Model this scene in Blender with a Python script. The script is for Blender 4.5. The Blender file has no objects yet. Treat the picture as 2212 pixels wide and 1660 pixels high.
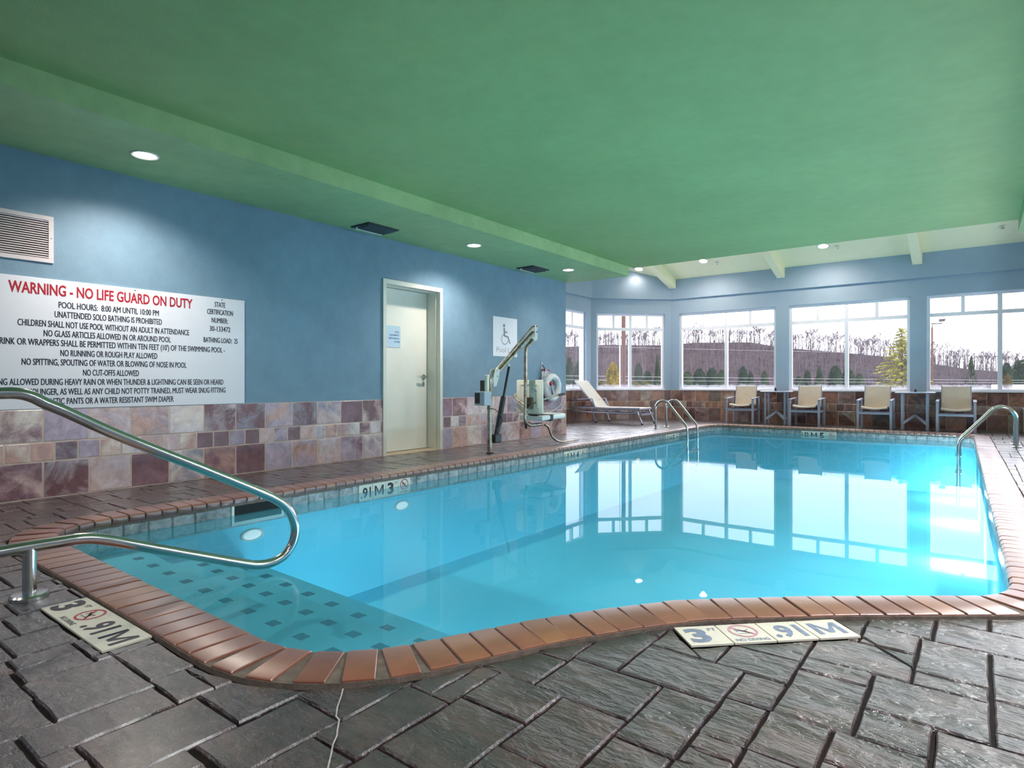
import bpy, bmesh, math, random
from mathutils import Vector, Matrix
random.seed(7)
S = bpy.context.scene
COL = S.collection
PI = math.pi

# ------------------------------------------------------------------ camera, world, lights, exposure
CAM_H = 0.9
YAW = math.radians(37.5)
FPX = 1309.0
cam_d = bpy.data.cameras.new('camera'); cam = bpy.data.objects.new('camera', cam_d); COL.objects.link(cam)
cam.location = (0, 0, CAM_H); cam.rotation_euler = (PI/2, 0, YAW)
cam_d.sensor_width = 36; cam_d.lens = FPX/2212*36; cam_d.shift_y = -2/2212
cam_d.clip_start = 0.02; cam_d.clip_end = 1000
S.camera = cam

W = bpy.data.worlds.new('overcast_sky'); S.world = W; W.use_nodes = True
bg = W.node_tree.nodes['Background']
bg.inputs['Color'].default_value = (0.92, 0.915, 1.0, 1); bg.inputs['Strength'].default_value = 3.6

S.view_settings.view_transform = 'Standard'; S.view_settings.look = 'None'
S.view_settings.gamma = 1.0; S.view_settings.use_curve_mapping = False
S.view_settings.exposure = 0.72
try:
    S.cycles.max_bounces = 10; S.cycles.diffuse_bounces = 5; S.cycles.glossy_bounces = 4
    S.cycles.transparent_max_bounces = 12; S.cycles.transmission_bounces = 4
    S.cycles.use_denoising = True; S.cycles.caustics_reflective = False; S.cycles.caustics_refractive = False
    S.cycles.sample_clamp_indirect = 4.0
except Exception: pass

def portal(x, y, z, w, h, rot):            # window portals: they only guide the sampling of the sky
    d = bpy.data.lights.new('window_portal', 'AREA'); d.shape = 'RECTANGLE'; d.size = w; d.size_y = h
    d.cycles.is_portal = True
    o = bpy.data.objects.new('window_portal', d); COL.objects.link(o); o.location = (x, y, z); o.rotation_euler = rot
# constants of the room (metres; x to the right along the back wall, y away from the camera along the left wall)
LX = -5.78; BY = 14.4; RX = 3.0; NY = -2.8; SX = -7.5; DY = 12.95; DX = -6.05
SILL = 0.73; WTOP = 2.62; TRANSOM = 2.235
for xa in (-5.84, -3.31, -0.786, 1.74): portal(xa+(0.6 if xa > 1 else 1.12), BY+0.13, 1.675, (1.2 if xa > 1 else 2.2), 1.85, (-PI/2, 0, 0))
portal(-6.9+0.06, 13.75+0.06, 1.675, 1.4, 1.85, (-PI/2, 0, PI/4))
portal(SX-0.13, 11.6, 1.675, 1.9, 1.85, (-PI/2, 0, PI/2))
ADDED_WIN = (4.4, 7.4, 10.6)  # windows added out of view to let light in from the right
for ya in ADDED_WIN: portal(RX+0.13, ya+1.1, 1.675, 2.2, 1.85, (-PI/2, 0, -PI/2))

# ------------------------------------------------------------------ material helpers
def srgb(r, g, b):
    f = lambda c: (c/255/12.92) if c/255 <= 0.04045 else ((c/255+0.055)/1.055)**2.4
    return (f(r), f(g), f(b), 1)
class NT:
    def __init__(s, name):
        s.m = bpy.data.materials.new(name); s.m.use_nodes = True; s.t = s.m.node_tree
        s.b = s.t.nodes['Principled BSDF']; s.out = s.t.nodes['Material Output']
    def n(s, k, **kw):
        o = s.t.nodes.new(k)
        for a, v in kw.items(): setattr(o, a, v)
        return o
    def l(s, a, b): s.t.links.new(a, b)
    def coord(s, kind='Object'): return s.n('ShaderNodeTexCoord').outputs[kind]
    def mapping(s, vec, scale=(1,1,1), loc=(0,0,0)):
        m = s.n('ShaderNodeMapping'); m.inputs['Scale'].default_value = scale; m.inputs['Location'].default_value = loc
        s.l(vec, m.inputs['Vector']); return m.outputs[0]
    def noise(s, vec, scale, detail=4, rough=0.55, dist=0.0):
        o = s.n('ShaderNodeTexNoise'); o.inputs['Scale'].default_value = scale; o.inputs['Detail'].default_value = detail
        o.inputs['Roughness'].default_value = rough; o.inputs['Distortion'].default_value = dist
        s.l(vec, o.inputs['Vector']); return o.outputs['Fac']
    def ramp(s, fac, stops, interp='LINEAR'):
        o = s.n('ShaderNodeValToRGB'); o.color_ramp.interpolation = interp; e = o.color_ramp.elements
        while len(e) < len(stops): e.new(0.5)
        for i, (p, c) in enumerate(stops):
            e[i].position = p; e[i].color = c if len(c) == 4 else (*c, 1)
        s.l(fac, o.inputs[0]); return o.outputs[0]
    def mix(s, f, a, b, mode='MIX'):
        o = s.n('ShaderNodeMix', data_type='RGBA', blend_type=mode)
        for v, i in ((f, 0), (a, 6), (b, 7)):
            if isinstance(v, (int, float)): o.inputs[i].default_value = v
            elif isinstance(v, tuple): o.inputs[i].default_value = v
            else: s.l(v, o.inputs[i])
        return o.outputs[2]
    def math(s, op, a, b=0.0, clamp=False):
        o = s.n('ShaderNodeMath', operation=op, use_clamp=clamp)
        for v, i in ((a, 0), (b, 1)):
            if isinstance(v, (int, float)): o.inputs[i].default_value = v
            else: s.l(v, o.inputs[i])
        return o.outputs[0]
    def bump(s, h, strength=0.3, dist=0.01, normal=None):
        o = s.n('ShaderNodeBump'); o.inputs['Strength'].default_value = strength; o.inputs['Distance'].default_value = dist
        s.l(h, o.inputs['Height'])
        if normal is not None: s.l(normal, o.inputs['Normal'])
        return o.outputs[0]
    def rnd(s): return s.n('ShaderNodeObjectInfo').outputs['Random']
    def offvec(s, vec, k=37.0):     # texture coordinates shifted per object
        r = s.rnd(); c = s.n('ShaderNodeCombineXYZ')
        s.l(s.math('MULTIPLY', r, k), c.inputs[0]); s.l(s.math('MULTIPLY', r, k*1.7), c.inputs[1]); s.l(s.math('MULTIPLY', r, k*0.6), c.inputs[2])
        a = s.n('ShaderNodeVectorMath', operation='ADD'); s.l(vec, a.inputs[0]); s.l(c.outputs[0], a.inputs[1]); return a.outputs[0]
    def set(s, **kw):
        names = dict(color='Base Color', rough='Roughness', metal='Metallic', normal='Normal', spec='Specular IOR Level',
                     coat='Coat Weight', coatr='Coat Roughness', emit='Emission Color', emits='Emission Strength', sheen='Sheen Weight')
        for k, v in kw.items():
            i = s.b.inputs[names[k]]
            if isinstance(v, (int, float)): i.default_value = v
            elif isinstance(v, tuple): i.default_value = v if len(v) == 4 else (*v, 1)
            else: s.l(v, i)
        return s.m

def plain(name, col, rough=0.5, metal=0.0, var=0.06, scale=6, bump=0.0, bscale=80, spec=0.5, coat=0.0):
    t = NT(name); v = t.coord(); n = t.noise(v, scale, 5)
    lo = tuple(max(0, c*(1-var*2)) for c in col[:3]); hi = tuple(min(1, c*(1+var*2)) for c in col[:3])
    c = t.ramp(n, [(0.3, lo), (0.7, hi)])
    kw = dict(color=c, rough=rough, metal=metal, spec=spec, coat=coat)
    if bump: kw['normal'] = t.bump(t.noise(v, bscale, 3), bump, 0.004)
    return t.set(**kw)

def paint(name, col, var=0.05, spec=0.35, rough=0.55, stipple=0.35):
    t = NT(name); v = t.coord()
    big = t.noise(v, 0.9, 4, 0.6); mid = t.noise(v, 7, 4, 0.6)
    f = t.math('ADD', t.math('MULTIPLY', big, 0.6), t.math('MULTIPLY', mid, 0.4))
    lo = tuple(c*(1-var*2.2) for c in col[:3]); hi = tuple(min(1, c*(1+var*2.2)) for c in col[:3])
    c = t.ramp(f, [(0.35, lo), (0.65, hi)])
    h = t.math('ADD', t.noise(v, 90, 4, 0.65), t.math('MULTIPLY', t.noise(v, 14, 3), 0.6))
    return t.set(color=c, rough=rough, spec=spec, normal=t.bump(h, stipple, 0.006))

M = {}
M['blue'] = paint('blue_wall_paint', srgb(118, 147, 168)[:3], 0.05)
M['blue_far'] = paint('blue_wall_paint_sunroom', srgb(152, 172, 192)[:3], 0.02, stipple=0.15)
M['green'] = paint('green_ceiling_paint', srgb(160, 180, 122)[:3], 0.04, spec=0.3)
M['green_light'] = paint('light_green_soffit_paint', srgb(168, 192, 140)[:3], 0.06)
M['vault_lit'] = paint('window_lit_vault_green', srgb(246, 242, 204)[:3], 0.015, stipple=0.1)  # paler than the ceiling green, to carry light from the windows
M['white'] = plain('white_paint', srgb(222, 222, 214)[:3], 0.4, var=0.01)
M['frame'] = plain('window_frame_paint', srgb(236, 236, 246)[:3], 0.35, var=0.01)
M['sign'] = plain('sign_board', srgb(226, 228, 238)[:3], 0.35, var=0.008)
M['red'] = plain('red_lettering', srgb(170, 8, 34)[:3], 0.5, var=0.03)
M['black_text'] = plain('dark_lettering', srgb(26, 24, 44)[:3], 0.5, var=0.03)
M['faded_text'] = plain('faded_blue_lettering', srgb(118, 128, 150)[:3], 0.5, var=0.12, scale=40)
M['faded_red'] = plain('faded_red_ring', srgb(196, 140, 156)[:3], 0.5, var=0.08, scale=40)
M['marker_red'] = plain('red_ring_print', srgb(176, 42, 60)[:3], 0.5, var=0.05)
M['grey_text'] = plain('grey_lettering', srgb(128, 128, 142)[:3], 0.5, var=0.02)
M['blue_text'] = plain('blue_lettering', srgb(96, 112, 170)[:3], 0.5, var=0.02)
M['blue_plate'] = plain('pale_blue_plate', srgb(178, 204, 222)[:3], 0.3, var=0.01)
t = NT('brushed_stainless_steel'); v = t.coord()
M['steel'] = t.set(color=t.ramp(t.noise(v, 5, 3), [(0.3, (0.56, 0.55, 0.54)), (0.7, (0.64, 0.63, 0.62))]), metal=1.0, rough=0.2)
t = NT('weathered_steel'); v = t.coord()
M['oldsteel'] = t.set(color=t.ramp(t.noise(v, 9, 6, 0.7), [(0.35, srgb(120, 98, 72)), (0.5, srgb(168, 158, 142)), (0.7, srgb(205, 200, 190))]), metal=0.85, rough=0.34)
M['alu'] = plain('silver_powder_coat', srgb(168, 168, 184)[:3], 0.38, metal=0.35, var=0.02)
M['sling'] = plain('beige_sling_fabric', srgb(208, 190, 174)[:3], 0.8, var=0.03, bump=0.3, bscale=400)
M['sling_light'] = plain('light_sling_fabric', srgb(214, 208, 200)[:3], 0.8, var=0.02, bump=0.3, bscale=400)
M['black'] = plain('black_plastic', srgb(24, 24, 28)[:3], 0.4, var=0.1)
M['rubber'] = plain('black_rubber', srgb(30, 27, 30)[:3], 0.7, var=0.1)
M['greybox'] = plain('light_grey_plastic', srgb(176, 186, 200)[:3], 0.4, var=0.02)
M['seatplastic'] = plain('ivory_plastic', srgb(240, 238, 224)[:3], 0.35, var=0.02)
M['seatpale'] = plain('pale_mint_plastic', srgb(236, 240, 238)[:3], 0.35, var=0.02)
M['brass'] = plain('worn_grey_plate', srgb(120, 108, 92)[:3], 0.4, metal=0.7, var=0.1)
M['rope'] = plain('white_rope', srgb(222, 220, 226)[:3], 0.8, var=0.03, bump=0.5, bscale=150)
M['buoy'] = plain('white_ring_foam', srgb(226, 228, 232)[:3], 0.4, var=0.01)
M['concrete'] = plain('dark_grout', srgb(24, 17, 15)[:3], 0.8, var=0.2, scale=15, bump=0.4, bscale=60, spec=0.15)
M['mortar'] = plain('sandy_mortar', srgb(108, 94, 84)[:3], 0.8, var=0.15, scale=25, bump=0.6, bscale=120)
M['tilegrout'] = plain('wall_tile_grout', srgb(206, 186, 178)[:3], 0.85, var=0.08, scale=10, bump=0.3)
M['wood_pole'] = plain('brown_pole_paint', srgb(84, 60, 54)[:3], 0.8, var=0.08)
M['bark'] = plain('grey_bark', srgb(74, 67, 71)[:3], 0.9, var=0.2, scale=0.3)
M['ventmetal'] = plain('grille_paint', srgb(212, 204, 208)[:3], 0.4, var=0.02)
M['darkvoid'] = plain('dark_duct_interior', srgb(10, 9, 10)[:3], 0.8, var=0.1)
M['charcoal'] = plain('charcoal_metal', srgb(40, 40, 46)[:3], 0.45, var=0.1)
M['threshold'] = plain('ivory_sill_stone', srgb(176, 160, 138)[:3], 0.6, var=0.1)
M['pink'] = plain('pink_blossom', srgb(170, 96, 116)[:3], 0.8, var=0.1)
M['stain'] = plain('mineral_crust', srgb(150, 128, 96)[:3], 0.7, var=0.25, scale=30, bump=0.5)
M['crack'] = plain('pale_crack_filler', srgb(168, 160, 158)[:3], 0.8, var=0.15, scale=40)

def tile_mat(name, cols, rough=0.28):
    t = NT(name); v = t.offvec(t.coord(), 23)
    r = t.rnd()
    base = t.ramp(r, [(i/len(cols), c) for i, c in enumerate(cols)], 'CONSTANT')
    r2 = t.math('FRACT', t.math('MULTIPLY', r, 7.13))
    second = t.ramp(r2, [(i/len(cols), c) for i, c in enumerate(cols)], 'CONSTANT')
    n = t.noise(v, 3.2, 6, 0.62, 0.8)
    blot = t.ramp(n, [(0.42, (0, 0, 0)), (0.60, (1, 1, 1))])
    c = t.mix(t.math('MULTIPLY', blot, 0.95), base, second)
    n2 = t.noise(v, 8, 10, 0.75, 0.9)
    c = t.mix(0.85, c, t.ramp(n2, [(0.32, (0.3, 0.28, 0.29)), (0.68, (0.78, 0.77, 0.78))]), 'OVERLAY')
    return t.set(color=c, rough=rough, coat=0.25, coatr=0.2, normal=t.bump(t.noise(v, 28, 6), 0.25, 0.004))
M['tile'] = tile_mat('lilac_sheen_slate_tile', [srgb(196, 160, 150), srgb(176, 160, 178), srgb(128, 92, 102), srgb(222, 208, 200), srgb(154, 148, 164),
                     srgb(204, 176, 174), srgb(112, 72, 76), srgb(188, 148, 136), srgb(200, 186, 194), srgb(146, 116, 130)])  # left wall tiles, lilac window sheen mixed into their colours
M['tile_far'] = tile_mat('mottled_brown_slate_tile', [srgb(160, 118, 96), srgb(124, 86, 80), srgb(98, 62, 54), srgb(176, 158, 140), srgb(120, 104, 92),
                         srgb(168, 128, 108), srgb(92, 58, 52), srgb(150, 104, 84), srgb(152, 130, 128), srgb(130, 92, 84)])
# waterline tile: grey slate blocks
t = NT('grey_waterline_tile'); v = t.offvec(t.coord(), 11)
M['wtile'] = t.set(color=t.ramp(t.noise(v, 14, 6, 0.7), [(0.35, srgb(100, 102, 104)), (0.65, srgb(178, 182, 182))]), rough=0.35, normal=t.bump(t.noise(v, 30, 5), 0.5, 0.006))
# terracotta coping brick
t = NT('glazed_terracotta_coping'); v = t.offvec(t.coord(), 17); r = t.rnd()
bc = t.ramp(r, [(0, srgb(150, 84, 64)), (0.2, srgb(168, 102, 74)), (0.35, srgb(132, 66, 52)), (0.5, srgb(176, 116, 84)), (0.62, srgb(146, 88, 82)), (0.75, srgb(184, 122, 78)), (0.88, srgb(140, 76, 58))])
n = t.noise(v, 7, 5, 0.6, 0.6)
bc = t.mix(t.ramp(n, [(0.4, (0, 0, 0)), (0.7, (0.55,)*3)]), bc, srgb(126, 64, 50))
bc = t.mix(1.0, bc, (0.72, 0.66, 0.66, 1), 'MULTIPLY')
bc = t.mix(0.4, bc, t.ramp(t.noise(v, 40, 6, 0.7), [(0.3, (0.4,)*3), (0.7, (0.62,)*3)]), 'OVERLAY')
M['coping'] = t.set(color=bc, rough=0.38, coat=1.0, coatr=0.34, spec=1.0, sheen=0.1, normal=t.bump(t.noise(v, 25, 4), 0.12, 0.004))
# stamped slate-textured concrete
t = NT('stamped_slate_concrete'); v = t.coord()
va = t.mapping(v, (0.65, 1.5, 1.0))
n1 = t.noise(va, 5.5, 8, 0.66, 0.9); n2 = t.noise(va, 24, 8, 0.72, 0.6); n3 = t.noise(v, 1.3, 4, 0.6)
n4 = t.noise(t.mapping(v, (1.3, 3.2, 1)), 3.4, 6, 0.7, 1.6)
rid = t.ramp(n4, [(0.46, (0, 0, 0)), (0.5, (1, 1, 1)), (0.54, (0.6,)*3)])
c = t.ramp(n1, [(0.3, srgb(34, 24, 25)), (0.5, srgb(62, 44, 43)), (0.72, srgb(104, 76, 72))])
c = t.mix(t.ramp(n3, [(0.42, (0,)*3), (0.66, (0.75,)*3)]), c, srgb(50, 44, 50))
c = t.mix(t.ramp(t.noise(v, 2.7, 6, 0.7, 0.5), [(0.56, (0,)*3), (0.72, (0.45,)*3)]), c, srgb(124, 102, 98))
c = t.mix(0.35, c, t.ramp(t.rnd(), [(0, (0.38,)*3), (1, (0.62,)*3)]), 'OVERLAY')
hb = t.noise(t.mapping(v, (0.75, 1.35, 1)), 5.0, 3, 0.5, 0.4); hm = t.noise(t.mapping(v, (0.75, 1.8, 1)), 15, 4, 0.6, 0.35); hf = t.noise(v, 60, 3, 0.6)
ter = t.ramp(t.noise(t.mapping(v, (0.6, 1.7, 1)), 4.2, 5, 0.6, 0.8), [(0.36, (0,)*3), (0.375, (0.25,)*3), (0.46, (0.3,)*3), (0.475, (0.55,)*3), (0.55, (0.6,)*3), (0.565, (0.85,)*3), (0.66, (1,)*3)])
h = t.math('ADD', t.math('ADD', t.math('MULTIPLY', hb, 0.9), t.math('MULTIPLY', hm, 0.34)), t.math('ADD', t.math('MULTIPLY', hf, 0.035), t.math('MULTIPLY', ter, 0.09)))
M['stone'] = t.set(color=c, rough=t.ramp(hf, [(0.3, (0.27,)*3), (0.7, (0.42,)*3)]), spec=0.9, coat=1.0, coatr=0.3, normal=t.bump(h, 1.0, 0.075))
# pool plaster
t = NT('turquoise_pool_plaster'); v = t.coord()
M['plaster'] = t.set(color=t.ramp(t.noise(v, 0.8, 3), [(0.3, (0.15, 0.74, 0.97)), (0.7, (0.18, 0.80, 1.0))]), rough=0.9, spec=0.0)
M['plaster_line'] = plain('pale_step_edge', (0.22, 0.78, 0.95), 0.9, var=0.01, spec=0)
M['dot'] = plain('dark_turquoise_tile', (0.01, 0.13, 0.2), 0.7, var=0.05, spec=0)
# water surface: clear tinted transmission plus Fresnel reflection
t = NT('clear_pool_water'); v = t.coord(); t.t.nodes.remove(t.b)
w1 = t.noise(v, 1.6, 2, 0.4); w2 = t.noise(v, 0.5, 1, 0.4)
bmp = t.bump(t.math('ADD', w1, w2), 0.04, 0.01)
fr = t.n('ShaderNodeFresnel'); fr.inputs['IOR'].default_value = 1.33; t.l(bmp, fr.inputs['Normal'])
tr = t.n('ShaderNodeBsdfTransparent'); tr.inputs['Color'].default_value = (0.93, 0.985, 1.0, 1)
gl = t.n('ShaderNodeBsdfGlossy'); gl.inputs['Roughness'].default_value = 0.012; gl.inputs['Color'].default_value = (0.34, 0.37, 0.39, 1); t.l(bmp, gl.inputs['Normal'])
dfw = t.n('ShaderNodeBsdfDiffuse'); dfw.inputs['Color'].default_value = (0.22, 0.78, 1.0, 1)      # light scattered back by slightly milky water
tlw = t.n('ShaderNodeBsdfTranslucent'); tlw.inputs['Color'].default_value = (0.16, 0.82, 0.98, 1)
mt = t.n('ShaderNodeMixShader'); mt.inputs[0].default_value = 0.3; t.l(dfw.outputs[0], mt.inputs[1]); t.l(tlw.outputs[0], mt.inputs[2])
mb_ = t.n('ShaderNodeMixShader'); mb_.inputs[0].default_value = 0.28; t.l(tr.outputs[0], mb_.inputs[1]); t.l(mt.outputs[0], mb_.inputs[2])
mx = t.n('ShaderNodeMixShader'); t.l(fr.outputs[0], mx.inputs[0]); t.l(mb_.outputs[0], mx.inputs[1]); t.l(gl.outputs[0], mx.inputs[2]); t.l(mx.outputs[0], t.out.inputs['Surface'])
M['water'] = t.m
# window glass: clear, with milky condensation gathered along the bottom and the corners
t = NT('window_glass_with_condensation'); t.t.nodes.remove(t.b)
gv = t.coord('Generated'); ov = t.coord()
sp = t.n('ShaderNodeSeparateXYZ'); t.l(gv, sp.inputs[0])
nn = t.noise(ov, 9, 6, 0.75)
low = t.math('SUBTRACT', 0.07, sp.outputs[2]); low = t.math('ADD', low, t.math('MULTIPLY', t.math('SUBTRACT', nn, 0.5), 0.16))
mask = t.math('MULTIPLY', t.math('MULTIPLY', low, 16, True), 0.55, True)
haze = t.math('ADD', mask, 0.035, True)
fr = t.n('ShaderNodeFresnel'); fr.inputs['IOR'].default_value = 1.3
tr = t.n('ShaderNodeBsdfTransparent'); tr.inputs['Color'].default_value = (0.93, 0.95, 0.96, 1)
gl = t.n('ShaderNodeBsdfGlossy'); gl.inputs['Roughness'].default_value = 0.01
df = t.n('ShaderNodeBsdfTranslucent'); df.inputs['Color'].default_value = (0.42, 0.43, 0.46, 1)
m1 = t.n('ShaderNodeMixShader'); t.l(t.math('MULTIPLY', fr.outputs[0], 0.6), m1.inputs[0]); t.l(tr.outputs[0], m1.inputs[1]); t.l(gl.outputs[0], m1.inputs[2])
m2 = t.n('ShaderNodeMixShader'); t.l(haze, m2.inputs[0]); t.l(m1.outputs[0], m2.inputs[1]); t.l(df.outputs[0], m2.inputs[2]); t.l(m2.outputs[0], t.out.inputs['Surface'])
M['glass'] = t.m
# glowing lamps
def glow(name, col, s):
    t = NT(name); return t.set(color=(0.9, 0.85, 0.8), emit=col, emits=s)
M['lamp'] = glow('downlight_lens', (1.0, 0.86, 0.74), 9.0)
M['poolglow'] = glow('pool_light_lens', (0.75, 0.95, 1.0), 0.35)
# vegetation
def leafmat(name, a, b):
    t = NT(name); v = t.coord(); return t.set(color=t.ramp(t.noise(v, 2.2, 3), [(0.3, a), (0.7, b)]), rough=0.8, spec=0.1)
M['pine'] = leafmat('dark_evergreen_needles', srgb(18, 30, 22), srgb(44, 60, 44))
M['pine2'] = leafmat('grey_green_needles', srgb(30, 42, 30), srgb(60, 72, 52))
M['deodar'] = leafmat('yellow_green_needles', srgb(76, 82, 30), srgb(158, 152, 72))
M['gold'] = leafmat('golden_shrub_leaves', srgb(50, 48, 16), srgb(150, 128, 42))
M['gold2'] = leafmat('olive_shrub_leaves', srgb(50, 44, 26), srgb(84, 70, 38))
M['hedge'] = leafmat('speckled_hedge_leaves', srgb(24, 36, 20), srgb(110, 100, 44))
t = NT('winter_hillside'); v = t.coord()
vv = t.mapping(v, (0.25, 0.25, 0.06)); a = t.noise(vv, 1.2, 8, 0.75); b = t.noise(v, 0.02, 3)
c = t.ramp(a, [(0.32, srgb(22, 22, 22)), (0.5, srgb(48, 43, 46)), (0.68, srgb(80, 71, 74))])
c = t.mix(t.ramp(b, [(0.45, (0,)*3), (0.6, (0.5,)*3)]), c, srgb(58, 45, 47))
M['hill'] = t.set(color=c, rough=1.0, spec=0.0)
t = NT('parking_ground'); v = t.coord()
M['ground'] = t.set(color=t.ramp(t.noise(v, 0.3, 5), [(0.35, srgb(62, 64, 58)), (0.65, srgb(80, 80, 76))]), rough=0.95)

# ------------------------------------------------------------------ object helpers
OFF = {}
def props(o, label=None, cat=None, group=None, kind=None):
    if label: o['label'] = label
    if cat: o['category'] = cat
    if group: o['group'] = group
    if kind: o['kind'] = kind
    return o
def empty(name, loc=(0, 0, 0), label=None, cat=None, group=None, kind=None, rz=0.0):
    o = bpy.data.objects.new(name, None); COL.objects.link(o); o.location = loc; o.rotation_euler = (0, 0, rz); o.empty_display_size = 0.1
    OFF[o.name] = Vector(loc); return props(o, label, cat, group, kind)
def link(name, me, mat, parent=None):
    o = bpy.data.objects.new(name, me); COL.objects.link(o)
    if mat is not None and len(me.materials) == 0: me.materials.append(mat)
    if parent is not None:
        o.parent = parent; OFF[o.name] = OFF.get(parent.name, Vector((0, 0, 0)))
    else: OFF[o.name] = Vector((0, 0, 0))
    return o
def catmull(pts, n=6, closed=False):
    P = [Vector(p) for p in pts]; out = []; N = len(P)
    rng = range(N) if closed else range(N-1)
    for i in rng:
        p0 = P[(i-1) % N] if closed else P[max(i-1, 0)]; p1 = P[i]; p2 = P[(i+1) % N]; p3 = P[(i+2) % N] if closed else P[min(i+2, N-1)]
        for k in range(n):
            u = k/n
            out.append(0.5*((2*p1)+(p2-p0)*u+(2*p0-5*p1+4*p2-p3)*u*u+(3*p1-p0-3*p2+p3)*u**3))
    if not closed: out.append(P[-1].copy())
    return out
class MB:
    def __init__(s): s.v = []; s.f = []
    def add(s, vs, fs):
        b = len(s.v); s.v += [Vector(p) for p in vs]; s.f += [tuple(i+b for i in f) for f in fs]; return s
    def box(s, x0, y0, z0, x1, y1, z1):
        return s.add([(x0,y0,z0),(x1,y0,z0),(x1,y1,z0),(x0,y1,z0),(x0,y0,z1),(x1,y0,z1),(x1,y1,z1),(x0,y1,z1)],
                     [(0,3,2,1),(4,5,6,7),(0,1,5,4),(1,2,6,5),(2,3,7,6),(3,0,4,7)])
    def hexa(s, a, b):       # a: 4 bottom corners, b: 4 top corners
        return s.add(list(a)+list(b), [(0,3,2,1),(4,5,6,7),(0,1,5,4),(1,2,6,5),(2,3,7,6),(3,0,4,7)])
    def bar(s, p0, p1, w, h, up=(0, 0, 1)):
        p0, p1 = Vector(p0), Vector(p1); d = (p1-p0).normalized(); side = d.cross(Vector(up))
        if side.length < 1e-4: side = d.cross(Vector((0, 1, 0)))
        side.normalize(); u = side.cross(d).normalized(); a, b = side*w/2, u*h/2
        return s.hexa([p0-a-b, p0+a-b, p1+a-b, p1-a-b], [p0-a+b, p0+a+b, p1+a+b, p1-a+b])
    def prism(s, poly, z0, z1):
        n = len(poly); vs = [(p[0], p[1], z0) for p in poly]+[(p[0], p[1], z1) for p in poly]
        return s.add(vs, [tuple(range(n-1, -1, -1)), tuple(range(n, 2*n))]+[(i, (i+1) % n, n+(i+1) % n, n+i) for i in range(n)])
    def tube(s, pts, r, n=12, cap=True):
        P = [Vector(p) for p in pts]; N = len(P); rr = r if isinstance(r, (list, tuple)) else [r]*N
        T = [(P[min(i+1, N-1)]-P[max(i-1, 0)]).normalized() for i in range(N)]
        ref = Vector((0, 0, 1)) if abs(T[0].z) < 0.9 else Vector((1, 0, 0))
        a = T[0].cross(ref).normalized(); vs = []; fs = []
        for i in range(N):
            a = (a-T[i]*a.dot(T[i])).normalized(); b = T[i].cross(a)
            for k in range(n):
                t = 2*PI*k/n; vs.append(P[i]+(a*math.cos(t)+b*math.sin(t))*rr[i])
        for i in range(N-1):
            for k in range(n): fs.append((i*n+k, i*n+(k+1) % n, (i+1)*n+(k+1) % n, (i+1)*n+k))
        if cap: fs += [tuple(range(n-1, -1, -1)), tuple((N-1)*n+k for k in range(n))]
        return s.add(vs, fs)
    def lathe(s, c, prof, n=24, axis='z'):    # prof: list of (radius, height)
        c = Vector(c); vs = []; fs = []
        for r, h in prof:
            for k in range(n):
                t = 2*PI*k/n
                if axis == 'z': vs.append(c+Vector((r*math.cos(t), r*math.sin(t), h)))
                elif axis == 'x': vs.append(c+Vector((h, r*math.cos(t), r*math.sin(t))))
                else: vs.append(c+Vector((r*math.cos(t), h, r*math.sin(t))))
        for i in range(len(prof)-1):
            for k in range(n): fs.append((i*n+k, i*n+(k+1) % n, (i+1)*n+(k+1) % n, (i+1)*n+k))
        fs.append(tuple(range(n))); fs.append(tuple((len(prof)-1)*n+k for k in range(n)))
        return s.add(vs, fs)
    def torus(s, c, R, r, axis='x', a0=0, a1=2*PI, n=32, m=12):
        c = Vector(c); pts = []
        full = abs(a1-a0-2*PI) < 1e-6
        vs = []; fs = []; cnt = n if full else n+1
        for i in range(cnt):
            t = a0+(a1-a0)*i/n
            for k in range(m):
                p = 2*PI*k/m; rad = R+r*math.cos(p); h = r*math.sin(p)
                u, w = rad*math.cos(t), rad*math.sin(t)
                vs.append(c+(Vector((h, u, w)) if axis == 'x' else Vector((u, h, w)) if axis == 'y' else Vector((u, w, h))))
        for i in range(n):
            for k in range(m):
                j = (i+1) % cnt
                fs.append((i*m+k, i*m+(k+1) % m, j*m+(k+1) % m, j*m+k))
        return s.add(vs, fs)
    def mesh(s, name, off=Vector((0, 0, 0)), smooth=None, bevel=0.0):
        me = bpy.data.meshes.new(name); me.from_pydata([tuple(p-off) for p in s.v], [], s.f)
        bm = bmesh.new(); bm.from_mesh(me); bmesh.ops.recalc_face_normals(bm, faces=bm.faces)
        if bevel:
            es = [e for e in bm.edges if len(e.link_faces) == 2 and e.calc_face_angle(0) > 0.5]
            bmesh.ops.bevel(bm, geom=es, offset=bevel, segments=2, affect='EDGES', profile=0.5, clamp_overlap=True)
        bm.to_mesh(me); bm.free()
        if smooth:
            me.polygons.foreach_set('use_smooth', [True]*len(me.polygons))
            try: me.set_sharp_from_angle(angle=math.radians(smooth))
            except Exception: pass
        me.update(); return me
    def build(s, name, mat, parent=None, smooth=40, bevel=0.0):
        off = OFF.get(parent.name, Vector((0, 0, 0))) if parent is not None else Vector((0, 0, 0))
        return link(name, s.mesh(name, off, smooth, bevel), mat, parent)
def kids(o): return [c for c in COL.objects if c.parent == o]
def copy_tree(o, parent=None):
    c = o.copy(); COL.objects.link(c)
    if parent is not None: c.parent = parent
    for ch in kids(o): copy_tree(ch, c)
    return c

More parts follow.
